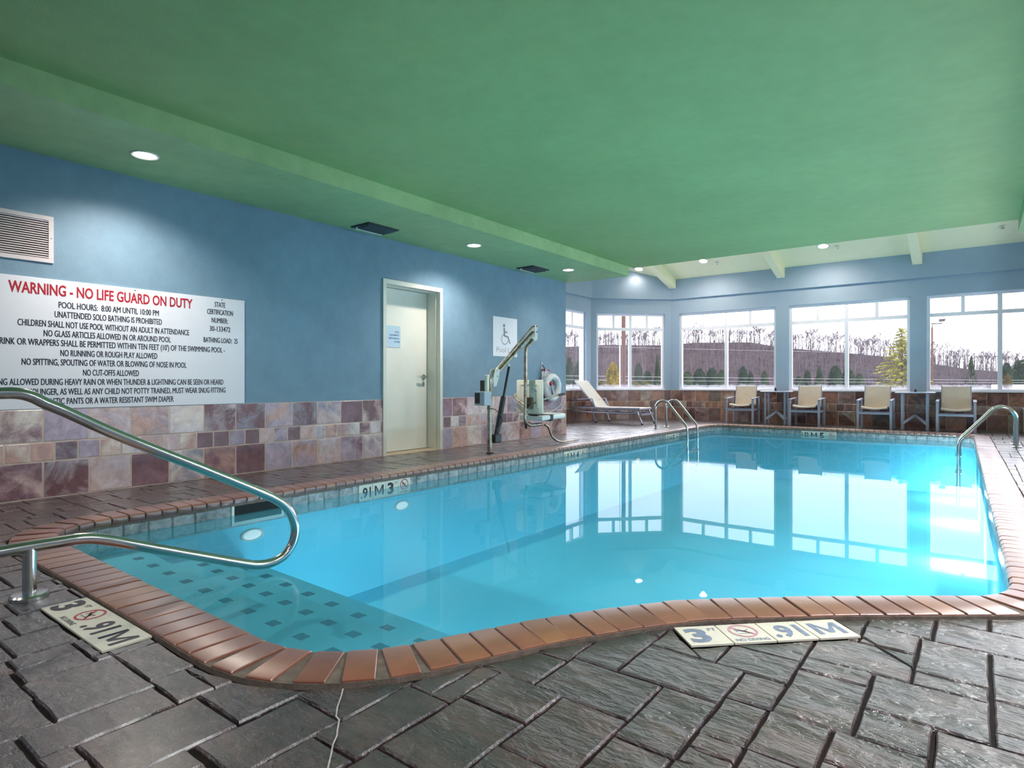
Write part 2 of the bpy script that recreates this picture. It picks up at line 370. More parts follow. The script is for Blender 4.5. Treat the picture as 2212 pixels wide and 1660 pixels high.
# camera rays into real planes of the room (used to take positions off the photograph)
CA, SA = math.cos(YAW), math.sin(YAW)
def ray(px, py):
    a = (px-1106)/FPX; return Vector((a*CA-SA, a*SA+CA, -(py-828)/FPX))
def on_x(px, py, X): d = ray(px, py); k = X/d.x; return Vector((X, d.y*k, CAM_H+d.z*k))
def on_y(px, py, Y): d = ray(px, py); k = Y/d.y; return Vector((d.x*k, Y, CAM_H+d.z*k))
def on_plane(px, py, p0, p1):
    d = ray(px, py); n = Vector((p1[1]-p0[1], -(p1[0]-p0[0]), 0)); k = (n.x*p0[0]+n.y*p0[1])/(n.x*d.x+n.y*d.y); return Vector((d.x*k, d.y*k, CAM_H+d.z*k))
def at_depth(px, zc): a = (px-1106)/FPX; return Vector((zc*(a*CA-SA), zc*(a*SA+CA), 0))

def text_mesh(body, width=None, height=None, bold=0.0, align='CENTER', thick=0.002):
    cu = bpy.data.curves.new('text', 'FONT'); cu.body = body; cu.align_x = align; cu.size = 1.0; cu.offset = bold; cu.resolution_u = 3
    o = bpy.data.objects.new('text', cu); COL.objects.link(o)
    bpy.context.view_layer.update(); dg = bpy.context.evaluated_depsgraph_get()
    me = bpy.data.meshes.new_from_object(o.evaluated_get(dg)); bpy.data.objects.remove(o); bpy.data.curves.remove(cu)
    xs = [v.co.x for v in me.vertices]; ys = [v.co.y for v in me.vertices]
    x0, x1, y0, y1 = min(xs), max(xs), min(ys), max(ys)
    sx = (width/(x1-x0)) if width else None
    sy = height/0.729 if height else sx          # cap height of the built-in font
    if sx is None: sx = sy
    for v in me.vertices: v.co.x = (v.co.x-(x0+x1)/2)*sx; v.co.y *= sy
    me.materials.clear(); return me
def m_glyph(w, h):
    vs = [(-.5,0),(-.5+.17,0),(-.5+.17,.78),(-.5+.17,1),(-.5,1),(0.09,.12),(-.09,.12),(.5,0),(.5-.17,0),(.5-.17,.78),(.5-.17,1),(.5,1),(.0,.38)]
    me = bpy.data.meshes.new('m'); F = [(0,1,3,4),(8,7,11,10),(3,2,6,5,12),(10,12,5,9)]
    me.from_pydata([(x*w, y*h, 0) for x, y in vs], [], [(0,1,3,4),(7,11,10,8),(2,6,12,3),(12,5,9,10),(6,5,12)]); return me
def place_text(name, me, mat, parent, origin, right, up):
    """origin: centre of the baseline in world space"""
    r, u = Vector(right).normalized(), Vector(up).normalized(); n = r.cross(u); o = Vector(origin); off = OFF.get(parent.name, Vector((0, 0, 0)))
    for v in me.vertices: v.co = o+r*v.co.x+u*v.co.y+n*v.co.z-off
    return link(name, me, mat, parent)

# ------------------------------------------------------------------ room shell
def st(o): o['kind'] = 'structure'; return o
def wall_box(mb, ax, c0, c1, a0, a1, z0, z1):      # ax 'x': wall plane at constant x; thickness c0..c1, run a0..a1
    if ax == 'x': mb.box(c0, a0, z0, c1, a1, z1)
    else: mb.box(a0, c0, z0, a1, c1, z1)
DOOR0, DOOR1, DOORH = 4.955, 5.925, 2.14
mb = MB()
wall_box(mb, 'x', LX-0.3, LX, NY, DOOR0, -0.02, 2.9); wall_box(mb, 'x', LX-0.3, LX, DOOR1, 9.1, -0.02, 2.9); wall_box(mb, 'x', LX-0.3, LX, DOOR0, DOOR1, DOORH, 2.9)
wall_left = st(mb.build('wall_left', M['blue'], smooth=None))
def wall_with_windows(ax, c0, c1, a0, a1, wins, ztop):
    mb = MB(); wall_box(mb, ax, c0, c1, a0, a1, -0.02, SILL); wall_box(mb, ax, c0, c1, a0, a1, WTOP, ztop)
    cur = a0
    for w0, w1 in wins: wall_box(mb, ax, c0, c1, cur, w0, SILL, WTOP); cur = w1
    wall_box(mb, ax, c0, c1, cur, a1, SILL, WTOP); return mb
BW = [(-5.84, -3.58), (-3.31, -1.06), (-0.786, 1.465), (1.74, 2.95)]
wall_back = st(wall_with_windows('y', BY, BY+0.2, DX, RX+0.2, BW, 3.6).build('wall_back', M['blue_far'], smooth=None))
wall_bay = st(wall_with_windows('x', SX-0.2, SX, 9.1, DY, [(10.55, 12.72)], 3.95).build('wall_bay', M['blue_far'], smooth=None))
wall_right = st(wall_with_windows('x', RX, RX+0.2, NY, BY, [(y, y+2.2) for y in ADDED_WIN], 4.9).build('wall_right', M['blue'], smooth=None))
st(MB().box(LX-0.3, NY-0.2, -0.02, RX+0.2, NY, 2.9).build('wall_rear', M['blue'], smooth=None))
st(MB().box(SX-0.2, 9.0, -0.02, LX-0.3, 9.1, 5.0).box(LX-0.3, 9.099, 2.9, LX+0.02, 9.12, 5.0).build('wall_return', M['blue_far'], smooth=None))
# diagonal wall, built in a local frame along its length
D0 = Vector((SX, DY, 0)); D1 = Vector((DX, BY, 0)); DL = (D1-D0).length; DU = (D1-D0).normalized(); DN = Vector((-DU.y, DU.x, 0))   # DN points outdoors
def dpt(a, c, z): return D0+DU*a+DN*c+Vector((0, 0, z))
def dbox(mb, a0, a1, c0, c1, z0, z1, zt=None):
    return mb.hexa([dpt(a0, c0, z0), dpt(a1, c0, z0), dpt(a1, c1, z0), dpt(a0, c1, z0)], [dpt(a0, c0, z1), dpt(a1, c0, zt or z1), dpt(a1, c1, zt or z1), dpt(a0, c1, z1)])
DW = (0.14, DL-0.16)
mb = MB(); dbox(mb, 0, DL, 0, 0.2, -0.02, SILL); dbox(mb, -0.05, DL+0.05, 0, 0.2, WTOP, 3.95, 3.6); dbox(mb, -0.05, DW[0], 0, 0.2, SILL, WTOP); dbox(mb, DW[1], DL+0.05, 0, 0.2, SILL, WTOP)
wall_diag = st(mb.build('wall_diagonal', M['blue_far'], smooth=None))
# projecting header band above the windows
HB = 2.975
mb = MB(); mb.hexa([(DX+0.02, BY-0.05, HB), (RX, BY-0.05, HB), (RX, BY, HB), (DX, BY, HB)], [(DX+0.02, BY-0.05, 3.55), (RX, BY-0.05, 3.55), (RX, BY, 3.55), (DX, BY, 3.55)])
st(mb.build('trim_1', M['blue_far'], smooth=None))
mb = MB(); dbox(mb, 0.02, DL-0.02, -0.05, 0, HB, 3.9, 3.55); st(mb.build('trim_2', M['blue_far'], smooth=None))
st(MB().box(SX, 9.1, HB, SX+0.05, DY-0.02, 3.9).build('trim_3', M['blue_far'], smooth=None))

# ceilings
SOFZ, MAINZ = 2.683, 2.84
SLOPE = 0.265
def vz(y): return 3.45+SLOPE*(BY-y)
st(MB().box(LX-0.1, NY, SOFZ, -4.605, 9.2, SOFZ+0.3).build('ceiling_soffit_left', M['green_light'], smooth=None))
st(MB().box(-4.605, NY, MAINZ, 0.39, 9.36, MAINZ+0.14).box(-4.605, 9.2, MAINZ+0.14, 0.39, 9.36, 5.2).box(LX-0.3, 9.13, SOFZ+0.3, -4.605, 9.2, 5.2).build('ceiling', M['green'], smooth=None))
st(MB().box(0.39, NY, SOFZ+0.02, RX, 9.36, SOFZ+0.3).box(0.39, 9.3, SOFZ+0.3, RX, 9.36, 5.2).build('ceiling_soffit_right', M['green_light'], smooth=None))
y0, y1 = 9.0, BY+0.25
st(MB().hexa([(SX-0.3, y0, vz(y0)), (RX+0.2, y0, vz(y0)), (RX+0.2, y1, vz(y1)), (SX-0.3, y1, vz(y1))], [(SX-0.3, y0, vz(y0)+0.1), (RX+0.2, y0, vz(y0)+0.1), (RX+0.2, y1, vz(y1)+0.1), (SX-0.3, y1, vz(y1)+0.1)]).build('ceiling_vault', M['vault_lit'], smooth=None))
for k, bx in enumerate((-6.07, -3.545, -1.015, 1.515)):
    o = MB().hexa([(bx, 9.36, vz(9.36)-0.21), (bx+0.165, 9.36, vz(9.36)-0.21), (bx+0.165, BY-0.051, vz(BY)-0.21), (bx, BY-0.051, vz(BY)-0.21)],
                  [(bx, 9.36, vz(9.36)+0.02), (bx+0.165, 9.36, vz(9.36)+0.02), (bx+0.165, BY-0.051, vz(BY)+0.02), (bx, BY-0.051, vz(BY)+0.02)]).build('ceiling_beam', M['vault_lit'], smooth=None, bevel=0.008)
    props(o, ['pale green sloping ceiling beam ending above the angled window bay', 'pale green sloping ceiling beam above the pier left of the middle window',
              'pale green sloping ceiling beam above the pier beside the light mast', 'pale green sloping ceiling beam at the far right'][k], 'beam', 'ceiling beams of the sunroom', 'structure')

# ------------------------------------------------------------------ windows
def window(name, P, a0, a1, quarters=4):
    """P(a, c, z): wall frame to world; frame 7 cm behind the wall face"""
    root = MB(); w = 0.055; c0, c1 = 0.05, 0.12
    def bx(mb, s0, s1, z0, z1, d0=c0, d1=c1): mb.hexa([P(s0, d0, z0), P(s1, d0, z0), P(s1, d1, z0), P(s0, d1, z0)], [P(s0, d0, z1), P(s1, d0, z1), P(s1, d1, z1), P(s0, d1, z1)])
    bx(root, a0, a1, SILL, SILL+w); bx(root, a0, a1, WTOP-w, WTOP); bx(root, a0, a0+w, SILL+w, WTOP-w); bx(root, a1-w, a1, SILL+w, WTOP-w)
    o = st(root.build(name, M['frame'], smooth=None))
    mb = MB(); bx(mb, a0+w, a1-w, TRANSOM-0.035, TRANSOM+0.035); mb.build('transom', M['frame'], o, smooth=None)
    mb = MB(); bx(mb, a0, a1, SILL-0.005, SILL+0.02, -0.03, 0.05); mb.build('window_sill', M['frame'], o, smooth=None)
    mid = (a0+a1)/2; half = quarters == 4
    if half:
        mb = MB(); bx(mb, mid-0.035, mid+0.035, SILL+w, TRANSOM-0.035); bx(mb, mid-0.035, mid+0.035, TRANSOM+0.035, WTOP-w); mb.build('mullion', M['frame'], o, smooth=None)
        for q in (a0+w+(mid-0.035-a0-w)/2, mid+0.035+(a1-w-mid-0.035)/2):
            mb = MB(); bx(mb, q-0.03, q+0.03, TRANSOM+0.035, WTOP-w); mb.build('mullion', M['frame'], o, smooth=None)
        segs = [(a0+w, mid-0.035), (mid+0.035, a1-w)]
    else:
        mb = MB(); bx(mb, mid-0.03, mid+0.03, TRANSOM+0.035, WTOP-w); mb.build('mullion', M['frame'], o, smooth=None); segs = [(a0+w, a1-w)]
    for s0, s1 in segs:
        for z0, z1 in ((SILL+w, TRANSOM-0.035), (TRANSOM+0.035, WTOP-w)):
            spans = [(s0, s1)] if z0 < 2 else [(s0, (s0+s1)/2-0.03), ((s0+s1)/2+0.03, s1)]
            for t0, t1 in spans:
                mb = MB(); mb.add([P(t0, 0.085, z0), P(t1, 0.085, z0), P(t1, 0.085, z1), P(t0, 0.085, z1)], [(0, 1, 2, 3)])
                mb.build('pane' , M['glass'] if z0 < 2 else M['glass_clear'], o, smooth=None)
    return o
t = NT('clear_window_glass'); t.t.nodes.remove(t.b)
fr = t.n('ShaderNodeFresnel'); fr.inputs['IOR'].default_value = 1.3
tr = t.n('ShaderNodeBsdfTransparent'); tr.inputs['Color'].default_value = (0.95, 0.97, 0.97, 1); gl = t.n('ShaderNodeBsdfGlossy'); gl.inputs['Roughness'].default_value = 0.01
m1 = t.n('ShaderNodeMixShader'); t.l(t.math('MULTIPLY', fr.outputs[0], 0.6), m1.inputs[0]); t.l(tr.outputs[0], m1.inputs[1]); t.l(gl.outputs[0], m1.inputs[2]); t.l(m1.outputs[0], t.out.inputs['Surface'])
M['glass_clear'] = t.m
PB = lambda a, c, z: Vector((a, BY+c, z))
window('window_1', lambda a, c, z: Vector((SX-c, a, z)), 10.55, 12.72)
window('window_2', dpt, *DW)
for i, (a, b) in enumerate(BW): window('window_%d' % (i+3), PB, a, b, 4 if i < 3 else 2)
for i, y in enumerate(ADDED_WIN): window('window_%d' % (i+7), lambda a, c, z: Vector((RX+c, a, z)), y, y+2.2)  # added windows, unseen, there for their daylight

# ------------------------------------------------------------------ wall tiles (three courses: large, small, large)
tilemeshes = {}
def tile_mesh(w, h, kind):
    key = (round(w, 3), round(h, 3), kind)
    if key in tilemeshes: return tilemeshes[key]
    mb = MB(); b = 0.004; d = 0.010
    o = [(0, 0), (w, 0), (w, h), (0, h)]; i = [(b, b), (w-b, b), (w-b, h-b), (b, h-b)]
    # local: x along wall, y out of the wall, z up
    vs = [(p[0], 0, p[1]) for p in o]+[(p[0], -d+0.003, p[1]) for p in o]+[(p[0], -d, p[1]) for p in i]
    fs = [(8, 9, 10, 11)]+[(k, (k+1) % 4, 4+(k+1) % 4, 4+k) for k in range(4)]+[(4+k, 4+(k+1) % 4, 8+(k+1) % 4, 8+k) for k in range(4)]
    mb.add(vs, fs); me = mb.mesh('tile', smooth=None); me.materials.append(M[kind]); tilemeshes[key] = me; return me
def tile_wall(wall, origin, du, a0, a1, zs, start, kind, skip=()):
    """du: unit vector along the wall so that (du x up) points out of the wall into the room... rows: large, small, large"""
    ang = math.atan2(du.y, du.x)
    for row, (z0, z1) in enumerate(zs):
        pitch = 0.3095 if row != 1 else 0.1565
        s = start if row != 1 else start-0.081
        k0 = math.floor((a0-s)/pitch)
        a = s+k0*pitch
        while a < a1:
            b = a+pitch-0.009
            lo, hi = max(a, a0), min(b, a1)
            for s0, s1 in skip:
                if lo < s1 and hi > s0:
                    if lo < s0: hi = s0
                    elif hi > s1: lo = s1
                    else: lo = hi = 0
            if hi-lo > 0.02:
                me = tile_mesh(hi-lo, z1-z0, kind); o = bpy.data.objects.new('tile', me); COL.objects.link(o); o.parent = wall
                p = origin+du*lo; o.location = (p.x, p.y, z0); o.rotation_euler = (random.uniform(-0.006, 0.006), random.uniform(-0.004, 0.004), ang)
            a += pitch
ZL = [(0.008, 0.284), (0.293, 0.435), (0.444, 0.695)]; ZB = [(0.008, 0.305), (0.314, 0.458), (0.467, 0.722)]
def groutbed(name, a, b, c, d, z, off=0.004):
    pass
# grout beds behind the tiles
def bed(P, a0, a1, z1, parent):
    mb = MB(); mb.hexa([P(a0, -0.0085, 0), P(a1, -0.0085, 0), P(a1, 0.0, 0), P(a0, 0.0, 0)], [P(a0, -0.0085, z1), P(a1, -0.0085, z1), P(a1, 0.0, z1), P(a0, 0.0, z1)]); mb.build('grout_bed', M['tilegrout'], parent, smooth=None)
PL = lambda a, c, z: Vector((LX-c, a, z))
bed(PL, -0.3, DOOR0-0.035, 0.697, wall_left); bed(PL, DOOR1+0.035, 9.1, 0.697, wall_left)
tile_wall(wall_left, Vector((LX-0.006+0.006, 0, 0)), Vector((0, 1, 0)), -0.3, 9.1, ZL, 1.526, 'tile', skip=[(DOOR0-0.035, DOOR1+0.035)])
bed(PB, DX, RX, 0.725, wall_back); tile_wall(wall_back, Vector((0, BY-0.004, 0)), Vector((1, 0, 0)), DX+0.005, RX, ZB, DX+0.01, 'tile_far')
bed(dpt, 0, DL, 0.725, wall_diag); tile_wall(wall_diag, D0-DN*0.004, DU, 0.0, DL-0.01, ZB, 0.02, 'tile_far')
bed(lambda a, c, z: Vector((SX-c, a, z)), 9.1, DY, 0.725, wall_bay); tile_wall(wall_bay, Vector((SX+0.004, 0, 0)), Vector((0, 1, 0)), 9.12, DY-0.01, ZB, 9.3, 'tile_far')
# the left/bay walls face +x: their tiles must stick out that way
for w in (wall_left, wall_bay):
    for o in kids(w):
        if o.name.startswith('tile'): pass

# ------------------------------------------------------------------ door
door = st(empty('door_1', (LX-0.25, 5.44, 0)))
fr_ = MB(); F0, F1 = DOOR0-0.035, DOOR1+0.035
fr_.box(LX-0.02, F0, 0, LX+0.022, DOOR0+0.015, DOORH+0.045); fr_.box(LX-0.02, DOOR1-0.015, 0, LX+0.022, F1, DOORH+0.045); fr_.box(LX-0.02, DOOR0+0.015, DOORH-0.012, LX+0.022, DOOR1-0.015, DOORH+0.045)
fr_.box(LX-0.3, DOOR0, 0, LX-0.02, DOOR0+0.008, DOORH); fr_.box(LX-0.3, DOOR1-0.008, 0, LX-0.02, DOOR1, DOORH); fr_.box(LX-0.3, DOOR0, DOORH-0.008, LX-0.02, DOOR1, DOORH)
fr_.box(LX-0.1, DOOR1-0.02, 0, LX-0.06, DOOR1-0.008, DOORH-0.01); fr_.box(LX-0.1, DOOR0+0.008, DOORH-0.02, LX-0.06, DOOR1-0.008, DOORH-0.011)
fr_.build('door_frame', M['white'], door, smooth=None, bevel=0.002)
MB().box(LX-0.28, DOOR0+0.01, 0.012, LX-0.235, DOOR1-0.012, DOORH-0.012).build('door_leaf', M['white'], door, smooth=None, bevel=0.002)
MB().box(LX-0.34, DOOR0, -0.0, LX-0.3, DOOR1, DOORH).build('door_backing', M['darkvoid'], door, smooth=None)
MB().box(LX-0.3, DOOR0, -0.004, LX+0.02, DOOR1, 0.006).build('threshold', M['threshold'], door, smooth=None)
mb = MB(); hp = Vector((LX-0.235, 5.845, 0.985)); mb.lathe(hp, [(0.034, 0), (0.034, 0.008), (0.012, 0.014), (0.012, 0.055)], 16, 'x'); mb.tube([hp+Vector((0.052, 0, 0)), hp+Vector((0.056, -0.05, 0)), hp+Vector((0.05, -0.115, 0.0))], 0.010, 10)
mb.box(hp.x, hp.y-0.016, hp.z-0.125, hp.x+0.006, hp.y+0.016, hp.z-0.07)
mb.build('door_handle', M['steel'], door)
dp = MB().box(LX-0.235, 5.18, 1.365, LX-0.229, 5.425, 1.645).build('door_sign', M['blue_plate'], door, smooth=None, bevel=0.001)
for k, (s, w) in enumerate((('POOL', 0.075), ('EQUIPMENT/', 0.165), ('MECHANICAL', 0.175), ('ROOM', 0.085))):
    place_text('lettering', text_mesh(s, w, 0.022, 0.015), M['blue_text'], dp, (LX-0.228, 5.405-w/2, 1.555-0.042*k), (0, 1, 0), (0, 0, 1))

# ------------------------------------------------------------------ pool outline
inner_pts = [(-4.52, 12.6), (-4.52, 11), (-4.52, 9), (-4.52, 7), (-4.52, 5), (-4.52, 3), (-4.52, 1.75), (-4.50, 1.48), (-4.40, 1.27), (-4.18, 1.175), (-3.9, 1.165),
             (-3.4, 1.163), (-2.9, 1.16), (-2.4, 1.155), (-2.05, 1.15), (-1.93, 1.152), (-1.82, 1.172), (-1.73, 1.215), (-1.655, 1.279), (-1.583, 1.36), (-1.51, 1.488), (-1.44, 1.634),
             (-1.33, 1.86), (-1.245, 2.0), (-1.136, 2.174), (-0.995, 2.364), (-0.86, 2.5), (-0.697, 2.646), (-0.525, 2.794), (-0.324, 2.952), (-0.13, 3.105), (0.0, 3.21), (0.07, 3.30),
             (0.108, 3.446), (0.113, 3.7), (0.107, 4.1), (0.091, 5.0), (0.07, 6), (0.05, 7.2), (0.02, 9), (-0.02, 11), (-0.05, 12.6), (-0.06, 12.9), (-0.16, 13.05), (-0.36, 13.1), (-1.3, 13.1), (-2.7, 13.1), (-3.9, 13.1), (-4.25, 13.1), (-4.44, 13.02), (-4.51, 12.85)]
raw = catmull([(x, y, 0) for x, y in inner_pts], 10, True)
def resample(P, step):
    n = len(P); L = [0]
    for i in range(n): L.append(L[-1]+(P[(i+1) % n]-P[i]).length)
    tot = L[-1]; cnt = int(round(tot/step)); out = []; j = 0
    for k in range(cnt):
        s = tot*k/cnt
        while L[j+1] < s: j += 1
        f = (s-L[j])/max(1e-9, L[j+1]-L[j]); out.append(P[j].lerp(P[(j+1) % n], f))
    return out
INN = resample(raw, 0.05)
NI = len(INN)
def nrm(i, P=INN):      # outward normal (towards the deck)
    d = (P[(i+1) % len(P)]-P[i-1]).normalized(); return Vector((d.y, -d.x, 0))   # outline runs counter-clockwise seen from above -> right side is outside
area = sum(INN[i].x*INN[(i+1) % NI].y-INN[(i+1) % NI].x*INN[i].y for i in range(NI))
SGN = 1 if area > 0 else -1
def offset(dist): return [INN[i]+nrm(i)*SGN*dist for i in range(NI)]
CW = 0.222
OUT = offset(CW)
def ring(mb, A, B, za, zb):
    n = len(A); vs = [(p.x, p.y, za) for p in A]+[(p.x, p.y, zb) for p in B]; mb.add(vs, [(i, (i+1) % n, n+(i+1) % n, n+i) for i in range(n)])

pool = empty('swimming_pool', (-2.3, 7.0, 0), 'indoor swimming pool with turquoise basin and terracotta brick edge', 'pool')
# basin
WL = -0.12
WALLP = offset(0.03)
mb = MB(); ring(mb, WALLP, WALLP, -0.03, -1.05)
mb.add([(p.x, p.y, -1.05) for p in WALLP], [tuple(range(NI))]); mb.build('basin', M['plaster'], pool, smooth=60)
# coping bed
mb = MB(); ring(mb, offset(0.012), OUT, 0.0075, 0.0075); ring(mb, offset(0.012), offset(0.012), 0.0075, -0.05); ring(mb, offset(0.012), WALLP, -0.05, -0.05); ring(mb, OUT, OUT, 0.0075, -0.03); mb.build('mortar_bed', M['mortar'], pool, smooth=None)
# coping bricks: bullnose profile, local y = outwards, x = along
def brick_mesh(w, seed):
    r = random.Random(seed); prof = [(CW-0.004, -0.01), (CW-0.004, 0.012), (CW-0.009, 0.0155), (0.03, 0.0155), (0.012, 0.0125), (0.0025, 0.003), (0, -0.012), (0.004, -0.028), (0.012, -0.036), (0.03, -0.038)]
    vs = []; n = len(prof); xs = [0, 0.003, w-0.003, w]; sh = [0.0025, 0, 0, 0.0025]
    for x, s in zip(xs, sh):
        for (y, z) in prof: vs.append((x-w/2, y+(s if y < 0.1 else -s), z-s))
    fs = []
    for a in range(3):
        for k in range(n-1): fs.append((a*n+k, a*n+k+1, (a+1)*n+k+1, (a+1)*n+k))
    fs += [tuple(range(n)), tuple(3*n+k for k in range(n))]
    mb = MB().add(vs, fs); me = mb.mesh('coping_brick', smooth=35); me.materials.append(M['coping']); return me
bmesh_var = [brick_mesh(0.0925+0.003*i, i) for i in range(3)]
CB = resample(raw, 0.1035); nb = len(CB)
order = sorted(range(nb), key=lambda i: CB[i].length)
near_set = set(order[:270])
rest = MB()
off = OFF[pool.name]
for i in range(nb):
    d = (CB[(i+1) % nb]-CB[i-1]).normalized(); n = Vector((d.y, -d.x, 0))*SGN; ang = math.atan2(n.y, n.x)-PI/2
    p = CB[i]; me = bmesh_var[i % 3]
    if i in near_set:
        o = bpy.data.objects.new('coping_brick', me); COL.objects.link(o); o.parent = pool
        o.location = (p.x-off.x+n.x*random.uniform(-0.0015, 0.0015), p.y-off.y+n.y*random.uniform(-0.0015, 0.0015), p.z-off.z+random.uniform(-0.001, 0.0012)); o.rotation_euler = (0, 0, ang+random.uniform(-0.012, 0.012))
    else:
        R = Matrix.Translation(p) @ Matrix.Rotation(ang, 4, 'Z')
        rest.add([R @ v.co for v in me.vertices], [tuple(f.vertices) for f in me.polygons])
o = rest.build('coping', M['coping'], pool, smooth=35); o['kind'] = 'stuff'
# waterline tiles (15 cm blocks) with a gap for the skimmer
SK0, SK1 = 2.40, 2.80
wl_me = {}
def wt_mesh():
    mb = MB(); w, h, b = 0.150, 0.155, 0.008; d = 0.014; r = random.Random(3)
    o = [(-w/2, 0), (w/2, 0), (w/2, h), (-w/2, h)]; i = [(-w/2+b, b), (w/2-b, b), (w/2-b, h-b), (-w/2+b, h-b)]
    vs = [(p[0], 0, p[1]) for p in o]+[(p[0], -d+0.006, p[1]) for p in o]+[(p[0], -d, p[1]) for p in i]
    mb.add(vs, [(8, 9, 10, 11)]+[(k, (k+1) % 4, 4+(k+1) % 4, 4+k) for k in range(4)]+[(4+k, 4+(k+1) % 4, 8+(k+1) % 4, 8+k) for k in range(4)])
    me = mb.mesh('waterline_tile', smooth=None); me.materials.append(M['wtile']); return me
wtm = wt_mesh()
WT = resample(raw, 0.158)
WMARK = [(3.585, 4.225), (7.09, 7.70), (10.55, 11.16)]
mb = MB(); ring(mb, offset(0.027), offset(0.027), -0.045, -0.215); mb.build('waterline_bed', M['wtile'], pool, smooth=60)
nw = len(WT)
for i in range(nw):
    d = (WT[(i+1) % nw]-WT[i-1]).normalized(); n = Vector((d.y, -d.x, 0))*SGN; p = WT[i]+n*0.03
    if p.x < -4.4 and any(a-0.07 < p.y < b+0.07 for a, b in WMARK+[(SK0, SK1)]): continue
    if p.y > 13 and -2.80-0.05 < p.x < -2.15+0.05: continue
    ang = math.atan2(n.y, n.x)-PI/2
    o = bpy.data.objects.new('waterline_tile', wtm); COL.objects.link(o); o.parent = pool
    o.location = (p.x-off.x, p.y-off.y, -0.205-off.z); o.rotation_euler = (0, 0, ang)
mb = MB(); sx = WALLP[0].x-0.0
mb.box(-4.552, SK0-0.02, -0.20, -4.535, SK0, -0.045); mb.box(-4.552, SK1, -0.20, -4.535, SK1+0.02, -0.045); mb.box(-4.552, SK0, -0.20, -4.535, SK1, -0.175); mb.build('skimmer_frame', M['white'], pool, smooth=None)
MB().box(-4.549, SK0, -0.175, -4.540, SK1, -0.045).build('skimmer_opening', M['darkvoid'], pool, smooth=None)

def no_diving(parent, c, right, up, R, mat_r, mat_k):
    """red ring with slash and a small diver, flat print raised half a millimetre"""
    c = Vector(c); r_, u_ = Vector(right).normalized(), Vector(up).normalized(); n_ = r_.cross(u_); off = OFF[parent.name]
    def P(x, y): return c+r_*x*R+u_*y*R+n_*0.0012
    vs = []; fs = []; N = 36
    for k in range(N):
        t = 2*PI*k/N; vs += [P(math.cos(t), math.sin(t)), P(0.84*math.cos(t), 0.84*math.sin(t))]
    fs = [(2*k, (2*k+2) % (2*N), (2*k+3) % (2*N), 2*k+1) for k in range(N)]
    mb = MB().add(vs, fs); s = 0.6; w = 0.06
    mb.add([P(-s-w, s-w), P(-s+w, s+w), P(s+w, -s+w), P(s-w, -s-w)], [(0, 1, 2, 3)])
    mb.build('prohibition_ring', mat_r, parent, smooth=None)
    mb = MB()
    def seg(x0, y0, x1, y1, w):
        d = Vector((x1-x0, y1-y0, 0)).normalized()*w; q = Vector((-d.y, d.x, 0)); mb.add([P(x0-q.x, y0-q.y), P(x1-q.x, y1-q.y), P(x1+q.x, y1+q.y), P(x0+q.x, y0+q.y)], [(0, 1, 2, 3)])
    seg(-0.35, 0.15, 0.1, -0.12, 0.075); seg(0.05, -0.1, 0.42, 0.2, 0.05); seg(0.1, -0.12, 0.3, -0.4, 0.05); seg(-0.3, 0.1, -0.55, -0.12, 0.04); seg(-0.6, -0.42, 0.55, -0.42, 0.022)
    vs = [P(-0.45+0.09*math.cos(2*PI*k/10), 0.22+0.09*math.sin(2*PI*k/10)) for k in range(10)]; mb.add(vs, [tuple(range(10))])
    mb.build('diver_figure', mat_k, parent, smooth=None)

def marker(name, label, start, right, up, tiles, size, tmat, rmat, group=None, thick=0.008, lift=None, parent=None, gap=0.004, z_axis=False):
    r_, u_ = Vector(right).normalized(), Vector(up).normalized(); n_ = r_.cross(u_); start = Vector(start)
    if parent is None: root = empty(name, start, label, 'depth marker', group)
    else: root = parent
    k = 0
    for spec in tiles:
        w = size*(spec[2] if len(spec) > 2 else 1.0)
        a = start+r_*(k+gap/2); W_ = w-gap; H_ = size-gap
        q = [a, a+r_*W_, a+r_*W_+u_*H_, a+u_*H_]
        mb = MB().hexa([p-n_*thick for p in q], q); tl = mb.build('marker_tile', M['marker'], root, smooth=None, bevel=0.001)
        cen = a+r_*W_/2
        if spec[1] == 'M': place_text('lettering', m_glyph(W_*0.7, H_*0.62), tmat, tl, cen+u_*H_*0.19+n_*0.001, r_, u_)
        elif spec[0] == 'T': place_text('lettering', text_mesh(spec[1], W_*0.78 if len(spec[1]) > 1 or spec[1] == 'M' else W_*0.5, H_*0.62, 0.03), tmat, tl, cen+u_*H_*0.19+n_*0.001, r_, u_)
        elif spec[0] == 'F':
            place_text('lettering', text_mesh(spec[1], W_*0.5, H_*0.7, 0.04), tmat, tl, cen-r_*W_*0.12+u_*H_*0.16+n_*0.001, r_, u_)
            place_text('lettering', text_mesh('FT', W_*0.2, H_*0.15, 0.01), tmat, tl, cen+r_*W_*0.33+u_*H_*0.7+n_*0.001, r_, u_)
        elif spec[0] == 'N':
            no_diving(tl, cen+u_*H_*0.6, r_, u_, H_*0.34, rmat, tmat)
            place_text('lettering', text_mesh('NO DIVING', W_*0.8, H_*0.13, 0.01), tmat, tl, cen+u_*H_*0.07+n_*0.001, r_, u_)
        k += w
    return root
M['marker'] = plain('cream_marker_tile', srgb(214, 206, 190)[:3], 0.3, var=0.03, scale=20)
marker('depth_marker', 'bold cream depth marker tiles reading 3 FT, no diving, .91 M by the handrail', (-2.957, 0.772, 0.004), (1, 0, 0), (0, 1, 0),
       [('F', '3'), ('N', ''), ('T', '.91'), ('T', 'M')], 0.160, M['black_text'], M['marker_red'])
marker('depth_marker', 'faded depth marker tiles reading 3 FT, no diving, .91 M by the curved edge', (-0.775, 2.012, 0.004), (1.0, 0.985, 0), (-0.985, 1.0, 0),
       [('F', '3'), ('N', ''), ('T', '.91'), ('T', 'M')], 0.158, M['faded_text'], M['faded_red'])
